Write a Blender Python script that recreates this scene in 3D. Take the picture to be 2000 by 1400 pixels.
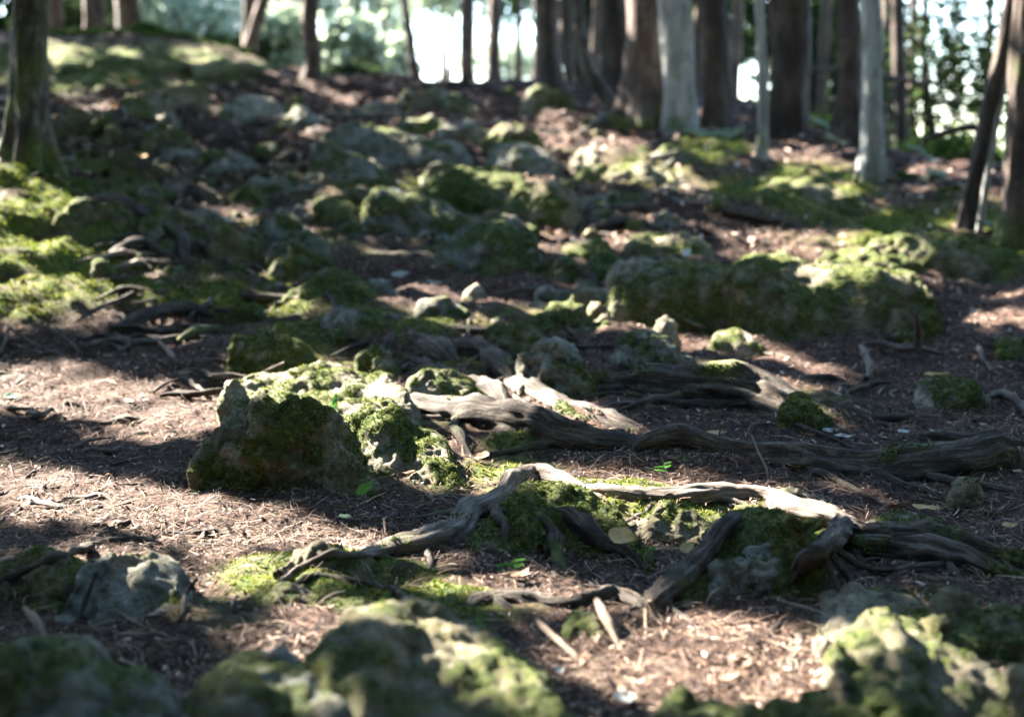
import bpy, math, random
import numpy as np
from mathutils import Vector

random.seed(7)
rng = np.random.default_rng(11)
for _o in list(bpy.data.objects):
    bpy.data.objects.remove(_o, do_unlink=True)
S = bpy.context.scene
COL = S.collection

# ------------------------------------------------------------------ camera, sky, sun, exposure
CAM_H, PITCH, LENS = 0.75, math.radians(8.0), 50.0
cam_d = bpy.data.cameras.new('camera')
cam = bpy.data.objects.new('camera', cam_d)
COL.objects.link(cam)
cam.location = (0, 0, CAM_H)
cam.rotation_euler = (math.radians(90) - PITCH, 0, 0)
cam_d.lens, cam_d.sensor_width, cam_d.sensor_fit = LENS, 36.0, 'HORIZONTAL'
cam_d.clip_start, cam_d.clip_end = 0.05, 400.0
cam_d.dof.use_dof = True
cam_d.dof.focus_distance = 3.05
cam_d.dof.aperture_fstop = 2.3
S.camera = cam

SUN_EL = math.radians(34.0)
SUN_AZ = np.array([-0.80, 0.60])                  # horizontal direction towards the sun (behind, from the left)
TO_SUN = np.array([SUN_AZ[0]*math.cos(SUN_EL), SUN_AZ[1]*math.cos(SUN_EL), math.sin(SUN_EL)])
W = bpy.data.worlds.new('World')
S.world = W
W.use_nodes = True
wn = W.node_tree
bg = wn.nodes['Background']
sky = wn.nodes.new('ShaderNodeTexSky')
sky.sky_type = 'NISHITA'
sky.sun_disc = False
sky.sun_elevation = SUN_EL
sky.sun_rotation = math.atan2(SUN_AZ[0], SUN_AZ[1])
sky.air_density, sky.dust_density, sky.ozone_density = 1.0, 0.4, 3.0
wn.links.new(sky.outputs[0], bg.inputs[0])
bg.inputs[1].default_value = 0.075
sun_d = bpy.data.lights.new('sun', 'SUN')
sun_d.energy, sun_d.angle, sun_d.color = 5.0, math.radians(0.5), (1.0, 0.90, 0.78)
sun = bpy.data.objects.new('sun', sun_d)
COL.objects.link(sun)
sun.rotation_euler = Vector(-TO_SUN).to_track_quat('-Z', 'Y').to_euler()
S.view_settings.view_transform = 'Standard'
S.view_settings.look = 'None'
S.view_settings.exposure = 4.2
S.view_settings.gamma = 1.0
S.view_settings.use_curve_mapping = False
S.render.engine = 'CYCLES'
S.cycles.use_denoising = True
S.cycles.max_bounces = 6
S.cycles.diffuse_bounces = 3
S.cycles.transmission_bounces = 4
S.cycles.transparent_max_bounces = 4
S.cycles.sample_clamp_indirect = 6.0
S.cycles.caustics_reflective = S.cycles.caustics_refractive = False

# ------------------------------------------------------------------ noise, terrain and picking helpers
def smooth(a, b, x):
    t = np.clip((np.asarray(x, float) - a) / (b - a), 0, 1)
    return t*t*(3 - 2*t)

def _hash(ix, iy, iz, seed):
    h = (ix.astype(np.int64)*374761393 + iy.astype(np.int64)*668265263 + iz.astype(np.int64)*2147483647 + seed*974634777) & 0xFFFFFFFF
    h = ((h ^ (h >> 13))*1274126177) & 0xFFFFFFFF
    h = ((h ^ (h >> 16))*2246822519) & 0xFFFFFFFF
    return ((h ^ (h >> 15)) & 0xFFFFFF)/float(0xFFFFFF)

def noise3(p, seed=0):
    i = np.floor(p)
    f = p - i
    i = i.astype(np.int64)
    w = f*f*f*(f*(f*6 - 15) + 10)
    out = 0
    for dx in (0, 1):
        for dy in (0, 1):
            for dz in (0, 1):
                wt = (w[..., 0] if dx else 1 - w[..., 0])*(w[..., 1] if dy else 1 - w[..., 1])*(w[..., 2] if dz else 1 - w[..., 2])
                out = out + wt*_hash(i[..., 0]+dx, i[..., 1]+dy, i[..., 2]+dz, seed)
    return out*2 - 1

def fbm(p, octv=4, seed=0, gain=0.5):
    a, s, t = 1.0, 0.0, 0.0
    for k in range(octv):
        s = s + a*noise3(p*(2.03**k), seed + k*17)
        t += a
        a *= gain
    return s/t*1.6

def worley(p, seed=0):
    i = np.floor(p).astype(np.int64)
    f = p - i
    best = np.full(p.shape[:-1], 9.0)
    for dx in (-1, 0, 1):
        for dy in (-1, 0, 1):
            for dz in (-1, 0, 1):
                cx, cy, cz = i[..., 0]+dx, i[..., 1]+dy, i[..., 2]+dz
                d = (dx + _hash(cx, cy, cz, seed) - f[..., 0])**2 + (dy + _hash(cx, cy, cz, seed+5) - f[..., 1])**2 + (dz + _hash(cx, cy, cz, seed+9) - f[..., 2])**2
                best = np.minimum(best, d)
    return np.sqrt(best)

def xy0(x, y):
    x, y = np.broadcast_arrays(np.asarray(x, float), np.asarray(y, float))
    return np.stack([x, y, np.zeros_like(x)], -1)

PY = np.array([-6, 0, 1.85, 2.5, 3.1, 4.3, 5.5, 7.0, 8.5, 10.2, 12.0, 13.2, 15.0, 18.0, 30.0, 80.0, 300.0])
PZ = np.array([-.5, -.12, 0.0, 0.0, .03, .146, .28, .53, .78, 1.06, 1.36, 1.40, 1.22, .85, -.8, -6.0, -20.0])

def z0(x, y):
    """The hillside without its small relief."""
    x = np.asarray(x, float); y = np.asarray(y, float)
    z = (np.interp(y - .25, PY, PZ) + np.interp(y, PY, PZ)*2 + np.interp(y + .25, PY, PZ))/4
    z = z + 0.30*smooth(0, 1.0, -x - (0.50 + 0.11*y))*smooth(3.9, 6.0, y)*(1 - smooth(9, 14, y)*.4)
    left = smooth(0.3, 4.0, -x)                      # the slope goes on rising towards the left, behind
    z = z + left*(np.interp(y, [11.5, 16, 22, 40, 80], [0, .75, 1.7, 3.6, 7.0]))
    dc = np.interp(x, [-1, 1.2, 2.4, 4.0], [13, 11.6, 8.6, 6.6])
    z = z - 0.22*np.maximum(0, y - dc)**1.15*smooth(.8, 2.8, x)
    return z

def relief(x, y):
    """Small bumps and hollows of the forest floor."""
    p = xy0(x, y)
    near = 1 - smooth(18, 30, y)
    a = fbm(p*1.7, 3, 3)*.045*smooth(2.0, 5.0, y)
    b = fbm(p*5.5, 3, 21)*(.014 + .020*smooth(3.8, 5.5, y))
    c = fbm(p*22, 3, 41)*.0045
    return (a + b + c)*near

def zg(x, y):
    return z0(x, y) + relief(x, y)

FPX = 2000*LENS/36.0
CP, SP = math.cos(PITCH), math.sin(PITCH)

def ray(u, v):
    a = (np.asarray(u, float) - 1000)/FPX
    b = (700 - np.asarray(v, float))/FPX
    return np.stack([a, CP + b*SP, -SP + b*CP], -1)

def at_y(u, v, y):
    d = ray(u, v)
    k = np.asarray(y)/d[..., 1]
    return np.stack([d[..., 0]*k, d[..., 1]*k, CAM_H + d[..., 2]*k], -1)

YS = np.concatenate([np.arange(.9, 6, .008), np.arange(6, 20, .025)])

def P(u, v, lift=0.0):
    """The point of the hillside (raised by lift) seen at a place of the photograph."""
    p = at_y(u, v, YS)
    under = p[:, 2] < z0(p[:, 0], p[:, 1]) + lift
    k = int(np.argmax(under)) if under.any() else len(YS) - 1
    return p[k]

def proj(p):
    dy = p[..., 1]*CP - (p[..., 2] - CAM_H)*SP
    dz = p[..., 1]*SP + (p[..., 2] - CAM_H)*CP
    dy = np.where(dy < .05, .05, dy)
    return 1000 + FPX*p[..., 0]/dy, 700 - FPX*dz/dy

# ------------------------------------------------------------------ mesh helpers
def mesh_obj(name, verts, faces, mat, parent=None, origin=None, attrs=None, smooth_shade=True, label=None, cat=None, group=None, kind=None):
    verts = np.asarray(verts, float)
    if origin is not None:
        verts = verts - np.asarray(origin)
    me = bpy.data.meshes.new(name)
    faces = np.asarray(faces, dtype=np.int32)
    me.vertices.add(len(verts))
    me.vertices.foreach_set('co', verts.astype(np.float32).ravel())
    k = faces.shape[1]
    me.loops.add(faces.size)
    me.loops.foreach_set('vertex_index', faces.ravel())
    me.polygons.add(len(faces))
    me.polygons.foreach_set('loop_start', np.arange(0, faces.size, k, dtype=np.int32))
    me.polygons.foreach_set('loop_total', np.full(len(faces), k, dtype=np.int32))
    me.polygons.foreach_set('use_smooth', np.full(len(faces), smooth_shade, dtype=bool))
    for an, av in (attrs or {}).items():
        av = np.asarray(av, np.float32)
        if av.ndim == 1:
            me.attributes.new(an, 'FLOAT', 'POINT').data.foreach_set('value', av)
        else:
            me.attributes.new(an, 'FLOAT_VECTOR', 'POINT').data.foreach_set('vector', av.ravel())
    me.update(calc_edges=True)
    me.materials.append(mat)
    o = bpy.data.objects.new(name, me)
    COL.objects.link(o)
    if origin is not None:
        o.location = tuple(origin)
    if parent is not None:
        o.parent = parent
    tag(o, label, cat, group, kind)
    return o

def tag(o, label=None, cat=None, group=None, kind=None):
    if label: o['label'] = label
    if cat: o['category'] = cat
    if group: o['group'] = group
    if kind: o['kind'] = kind

def empty(name, loc, label, cat, group=None):
    o = bpy.data.objects.new(name, None)
    COL.objects.link(o)
    o.location = tuple(loc)
    o.empty_display_size = .1
    tag(o, label, cat, group)
    return o

def grid_faces(n, m, wrap=False):
    i = np.arange(n - 1)[:, None]
    j = np.arange(m if wrap else m - 1)[None, :]
    a = i*m + j
    b = i*m + (j + 1) % m
    return np.stack([a, b, b + m, a + m], -1).reshape(-1, 4)

def grid_normals(v, wrap):
    ds = np.gradient(v, axis=0)
    dt = (np.roll(v, -1, 1) - np.roll(v, 1, 1)) if wrap else np.gradient(v, axis=1)
    n = np.cross(dt, ds)
    return n/np.maximum(np.linalg.norm(n, axis=-1, keepdims=True), 1e-9)

def spline(pts, step):
    pts = np.asarray(pts, float)
    q = np.vstack([2*pts[0] - pts[1], pts, 2*pts[-1] - pts[-2]])
    out = []
    for i in range(1, len(q) - 2):
        L = np.linalg.norm(q[i+1, :3] - q[i, :3])
        n = max(2, int(L/step))
        t = np.linspace(0, 1, n, endpoint=False)[:, None]
        out.append(.5*(2*q[i] + (q[i+1] - q[i-1])*t + (2*q[i-1] - 5*q[i] + 4*q[i+1] - q[i+2])*t**2 + (3*q[i] - q[i-1] - 3*q[i+1] + q[i+2])*t**3))
    out.append(q[-2][None])
    return np.vstack(out)

def unit(a):
    return a/np.maximum(np.linalg.norm(a, axis=-1, keepdims=True), 1e-9)

# ------------------------------------------------------------------ materials
def new_mat(name):
    m = bpy.data.materials.new(name)
    m.use_nodes = True
    nt = m.node_tree
    nt.nodes.clear()
    out = nt.nodes.new('ShaderNodeOutputMaterial')
    return m, nt, out

def nd(nt, typ, **kw):
    n = nt.nodes.new(typ)
    for k, v in kw.items():
        if k.startswith('i_'):
            n.inputs[k[2:]].default_value = v
        else:
            setattr(n, k, v)
    return n

def ramp(nt, fac, stops):
    r = nt.nodes.new('ShaderNodeValToRGB')
    e = r.color_ramp.elements
    while len(e) < len(stops): e.new(.5)
    for el, (p, c) in zip(e, stops):
        el.position = p
        el.color = (*c, 1)
    nt.links.new(fac, r.inputs[0])
    return r.outputs[0]

def mixc(nt, fac, a, b):
    m = nt.nodes.new('ShaderNodeMix')
    m.data_type = 'RGBA'
    if isinstance(fac, float): m.inputs[0].default_value = fac
    else: nt.links.new(fac, m.inputs[0])
    nt.links.new(a, m.inputs[6]); nt.links.new(b, m.inputs[7])
    return m.outputs[2]

def noise_tex(nt, scale, detail=6, rough=.6, vec=None):
    n = nd(nt, 'ShaderNodeTexNoise')
    n.inputs['Scale'].default_value = scale
    n.inputs['Detail'].default_value = detail
    n.inputs['Roughness'].default_value = rough
    if vec is None:
        vec = nd(nt, 'ShaderNodeNewGeometry').outputs['Position']
    nt.links.new(vec, n.inputs['Vector'])
    return n.outputs['Fac']

def attr(nt, name):
    a = nd(nt, 'ShaderNodeAttribute', attribute_name=name)
    return a

def finish(nt, out, col, rough=.9, bump=None, bstr=.5, bdist=.004, spec=.25):
    b = nd(nt, 'ShaderNodeBsdfPrincipled')
    nt.links.new(col, b.inputs['Base Color'])
    b.inputs['Roughness'].default_value = rough
    b.inputs['Specular IOR Level'].default_value = spec
    if bump is not None:
        bn = nd(nt, 'ShaderNodeBump')
        bn.inputs['Strength'].default_value = bstr
        bn.inputs['Distance'].default_value = bdist
        nt.links.new(bump, bn.inputs['Height'])
        nt.links.new(bn.outputs[0], b.inputs['Normal'])
    nt.links.new(b.outputs[0], out.inputs[0])

def scl(nt, sock, k, add=0.0, clamp=False):
    m = nd(nt, 'ShaderNodeMath', operation='MULTIPLY_ADD', use_clamp=clamp)
    nt.links.new(sock, m.inputs[0]); m.inputs[1].default_value = k; m.inputs[2].default_value = add
    return m.outputs[0]

def mul(nt, a, b, op='MULTIPLY'):
    m = nd(nt, 'ShaderNodeMath', operation=op)
    nt.links.new(a, m.inputs[0]); nt.links.new(b, m.inputs[1])
    return m.outputs[0]

MOSS_STOPS = [(.25, (.014, .026, .007)), (.43, (.045, .072, .016)), (.57, (.105, .13, .028)), (.75, (.21, .21, .065))]

def rock_material(name, stone):
    m, nt, out = new_mat(name)
    big = noise_tex(nt, 17, 9, .72)
    base = ramp(nt, big, [(.33, tuple(c*.30 for c in stone)), (.47, tuple(c*.8 for c in stone)), (.57, tuple(c*1.35 for c in stone)), (.70, tuple(min(.6, c*2.1) for c in stone))])
    film = ramp(nt, noise_tex(nt, 9, 7, .7), [(.40, (.045, .048, .018)), (.62, (.19, .168, .08))])
    fk = ramp(nt, noise_tex(nt, 6.5, 8, .7), [(.42, (0, 0, 0)), (.60, (1, 1, 1))])
    base = mixc(nt, scl(nt, fk, .8), base, film)
    lich = ramp(nt, noise_tex(nt, 48, 7, .66), [(.56, (0, 0, 0)), (.63, (1, 1, 1))])
    pale = nd(nt, 'ShaderNodeRGB'); pale.outputs[0].default_value = (.36, .34, .27, 1)
    base = mixc(nt, scl(nt, lich, .6), base, pale.outputs[0])
    moss = ramp(nt, noise_tex(nt, 60, 6, .7), MOSS_STOPS)
    f = mul(nt, attr(nt, 'moss').outputs['Fac'], scl(nt, noise_tex(nt, 90, 5, .65), 3.4, -1.0, True))
    f = scl(nt, f, 1.6, 0, True)
    col = mixc(nt, f, base, moss)
    vo = nd(nt, 'ShaderNodeTexVoronoi'); vo.inputs['Scale'].default_value = 85
    nt.links.new(nd(nt, 'ShaderNodeNewGeometry').outputs['Position'], vo.inputs['Vector'])
    speck = ramp(nt, noise_tex(nt, 170, 4, .7), [(.36, (.35, .33, .30)), (.46, (1, 1, 1))])
    mx = nd(nt, 'ShaderNodeMix', data_type='RGBA', blend_type='MULTIPLY'); mx.inputs[0].default_value = .75
    nt.links.new(col, mx.inputs[6]); nt.links.new(speck, mx.inputs[7])
    hgt = mul(nt, noise_tex(nt, 95, 9, .78), scl(nt, vo.outputs['Distance'], .35), 'ADD')
    finish(nt, out, mx.outputs[2], .92, hgt, 1.0, .018, .2)
    return m

def moss_material(name, bright=1.0):
    m, nt, out = new_mat(name)
    g = nd(nt, 'ShaderNodeNewGeometry')
    f = mul(nt, scl(nt, noise_tex(nt, 14, 4, .6), .75), scl(nt, g.outputs['Random Per Island'], .34), 'ADD')
    col = ramp(nt, f, [(.25, (.014*bright, .026*bright, .008)), (.45, (.048*bright, .074*bright, .017)), (.62, (.11*bright, .132*bright, .03)), (.82, (.22*bright, .21*bright, .07))])
    d = nd(nt, 'ShaderNodeBsdfDiffuse'); t = nd(nt, 'ShaderNodeBsdfTranslucent')
    nt.links.new(col, d.inputs[0]); nt.links.new(col, t.inputs[0])
    mx = nd(nt, 'ShaderNodeMixShader'); mx.inputs[0].default_value = .3
    nt.links.new(d.outputs[0], mx.inputs[1]); nt.links.new(t.outputs[0], mx.inputs[2])
    nt.links.new(mx.outputs[0], out.inputs[0])
    return m

def leaf_material(name, stops, trans=.4):
    m, nt, out = new_mat(name)
    g = nd(nt, 'ShaderNodeNewGeometry')
    col = ramp(nt, g.outputs['Random Per Island'], stops)
    d = nd(nt, 'ShaderNodeBsdfDiffuse'); t = nd(nt, 'ShaderNodeBsdfTranslucent')
    nt.links.new(col, d.inputs[0]); nt.links.new(col, t.inputs[0])
    mx = nd(nt, 'ShaderNodeMixShader'); mx.inputs[0].default_value = trans
    nt.links.new(d.outputs[0], mx.inputs[1]); nt.links.new(t.outputs[0], mx.inputs[2])
    nt.links.new(mx.outputs[0], out.inputs[0])
    return m

def wood_material(name, dark, mid, pale, moss_amt=1.0, rough=.85, k=1.0):
    m, nt, out = new_mat(name)
    vec = attr(nt, 'grain').outputs['Vector']
    g1 = noise_tex(nt, 90*k, 7, .7, vec)
    g2 = noise_tex(nt, 11*k, 5, .65)
    g3 = noise_tex(nt, 95*k, 5, .7)
    g1 = mul(nt, scl(nt, g1, .78), scl(nt, g3, .22), 'ADD')
    f = mul(nt, scl(nt, g1, .72), scl(nt, g2, .34), 'ADD')
    col = ramp(nt, f, [(.36, dark), (.52, mid), (.68, pale)])
    moss = ramp(nt, noise_tex(nt, 60, 5, .7), MOSS_STOPS)
    mf = mul(nt, attr(nt, 'moss').outputs['Fac'], scl(nt, noise_tex(nt, 55, 5, .65), 3.2, -1.0, True))
    col = mixc(nt, scl(nt, mf, 1.3*moss_amt, 0, True), col, moss)
    finish(nt, out, col, rough, g1, 1.0, .010, .25)
    return m

def plain_material(name, stops, scale=40, rough=.8, bdist=.002):
    m, nt, out = new_mat(name)
    n = noise_tex(nt, scale, 5, .6)
    finish(nt, out, ramp(nt, n, stops), rough, n, .5, bdist)
    return m

def ground_material():
    m, nt, out = new_mat('forest_floor')
    soil = ramp(nt, noise_tex(nt, 70, 8, .72), [(.34, (.014, .010, .008)), (.50, (.048, .032, .025)), (.62, (.15, .10, .077)), (.78, (.36, .265, .21))])
    patch = ramp(nt, noise_tex(nt, 2.2, 4, .6), [(.35, (.55, .5, .5)), (.65, (1.15, 1.0, .95))])
    mx = nd(nt, 'ShaderNodeMix', data_type='RGBA', blend_type='MULTIPLY')
    mx.inputs[0].default_value = .8
    nt.links.new(soil, mx.inputs[6]); nt.links.new(patch, mx.inputs[7])
    moss = ramp(nt, noise_tex(nt, 45, 7, .72), MOSS_STOPS)
    f = mul(nt, attr(nt, 'moss').outputs['Fac'], scl(nt, noise_tex(nt, 18, 5, .65), 2.6, -.6, True))
    col = mixc(nt, scl(nt, f, 1.4, 0, True), mx.outputs[2], moss)
    finish(nt, out, col, .95, noise_tex(nt, 110, 7, .75), 1.0, .008, .15)
    return m

def litter_material(name, stops):
    m, nt, out = new_mat(name)
    g = nd(nt, 'ShaderNodeNewGeometry')
    col = ramp(nt, g.outputs['Random Per Island'], stops)
    finish(nt, out, col, .8, None, spec=.25)
    return m

M = dict(
    ground=ground_material(),
    rock=rock_material('weathered_limestone', (.20, .18, .125)),
    rock_pale=rock_material('pale_limestone', (.27, .245, .185)),
    rock_grey=rock_material('grey_limestone', (.25, .255, .23)),
    moss=moss_material('moss', 1.0),
    moss_bright=moss_material('bright_moss', 1.45),
    root=wood_material('root_bark', (.009, .0075, .0065), (.043, .035, .028), (.19, .165, .135)),
    root_pale=wood_material('worn_root', (.025, .020, .017), (.12, .10, .083), (.36, .31, .265)),
    bark_dark=wood_material('dark_bark', (.012, .010, .009), (.045, .035, .028), (.11, .09, .075), k=.35),
    bark_brown=wood_material('brown_bark', (.016, .012, .010), (.06, .045, .037), (.17, .13, .105), k=.35),
    bark_pale=wood_material('pale_lichen_bark', (.08, .083, .076), (.25, .262, .25), (.46, .47, .445), k=.35),
    stick=wood_material('dead_stick', (.10, .07, .05), (.27, .20, .145), (.45, .36, .28), 0.0),
    litter=litter_material('wood_litter', [(0, (.010, .007, .006)), (.50, (.028, .018, .014)), (.70, (.105, .067, .050)), (.86, (.31, .212, .160)), (.96, (.52, .42, .35)), (1, (.30, .13, .065))]),
    needle=litter_material('dead_needles', [(0, (.018, .011, .008)), (.6, (.075, .047, .033)), (.88, (.24, .16, .11)), (1, (.44, .34, .26))]),
    canopy=leaf_material('canopy_leaf', [(0, (.03, .055, .015)), (.5, (.055, .095, .024)), (1, (.10, .14, .04))], .35),
    conifer=leaf_material('conifer_foliage', [(0, (.015, .028, .014)), (.6, (.03, .05, .022)), (1, (.06, .085, .035))], .25),
    bush=leaf_material('hazed_bush_leaf', [(0, (.20, .27, .17)), (.5, (.32, .40, .28)), (1, (.50, .56, .46))], .5),  # background haze and sunlit glow are put into this pale leaf colour
    bush_grey=leaf_material('sky_bright_leaf', [(0, (.16, .18, .17)), (.5, (.27, .29, .28)), (1, (.42, .43, .43))], .4),  # grey tone stands for bright blurred sky seen through foliage
    leaf_yellow=plain_material('yellow_leaf', [(.3, (.30, .19, .07)), (.55, (.48, .35, .17)), (.75, (.25, .13, .06))], 60),
    leaf_green=leaf_material('fresh_leaf', [(0, (.08, .22, .04)), (1, (.12, .27, .06))], .4),
    leaf_mint=leaf_material('pale_green_leaf', [(0, (.28, .45, .30)), (1, (.36, .52, .38))], .3),
    leaf_white=plain_material('bleached_leaf', [(.3, (.30, .30, .27)), (.7, (.52, .52, .48))], 60),
    leaf_brown=plain_material('brown_leaf', [(.3, (.10, .06, .04)), (.6, (.24, .155, .10)), (.8, (.34, .24, .17))], 50),
    bark_lichen=wood_material('lichen_flecked_bark', (.012, .010, .008), (.045, .040, .033), (.22, .22, .19), k=.45),
    leaf_orange=plain_material('rust_leaf', [(.3, (.35, .13, .04)), (.7, (.5, .25, .09))], 60),
)
# ------------------------------------------------------------------ where moss grows and where sun gets through
# moss on the floor: (place in the photograph, half width, half height, strength)
MOSS = [(40, 450, 260, 140, 2.2), (140, 500, 230, 100, 1.8), (150, 560, 190, 60, 1.2), (330, 560, 260, 55, .9), (520, 600, 230, 40, 1.0), (60, 590, 110, 50, 1.1),
        (700, 640, 260, 40, .8), (640, 690, 200, 40, .6), (110, 130, 190, 60, 1.2), (330, 130, 230, 55, 1.0), (240, 330, 160, 70, .55), (180, 400, 170, 60, .8),
        (1080, 1000, 170, 55, 1.1), (1150, 970, 220, 35, 1.0), (1330, 1000, 130, 40, 1.2), (1480, 1050, 190, 80, 1.2), (980, 915, 130, 30, .8),
        (1010, 870, 90, 25, .9), (860, 800, 110, 40, .8), (830, 930, 160, 40, .8), (900, 720, 120, 40, .5), (640, 1130, 260, 60, 1.0), (880, 1190, 200, 45, .8),
        (80, 1130, 160, 60, 1.0), (420, 1200, 120, 40, .6), (1800, 440, 300, 70, .7), (1560, 370, 220, 60, .8), (1380, 290, 100, 40, .9), (1940, 510, 120, 50, .9),
        (1720, 1210, 200, 70, .7), (1900, 1190, 160, 60, .6), (560, 350, 300, 60, .35), (850, 400, 340, 90, .4), (1290, 330, 200, 50, .4), (1000, 620, 120, 30, .4), (450, 480, 300, 60, .5), (1560, 790, 150, 40, .3)]

def moss_mask(x, y, z):
    u, v = proj(np.stack([x, y, z], -1))
    m = np.zeros(np.shape(x))
    for cu, cv, ru, rv, s in MOSS:
        m = np.maximum(m, s*(1 - smooth(.45, 1.15, np.hypot((u - cu)/ru, (v - cv)/rv))))
    seen = (u > -60) & (u < 2060) & (v < 1500) & (y > 1.5)
    n = fbm(xy0(x, y)*4.5, 3, 77)
    m = np.where(seen, m*(.8 + .7*n), smooth(.25, .8, fbm(xy0(x, y)*1.3, 4, 71))*.8)
    return np.clip(m, 0, 1.2)

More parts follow.
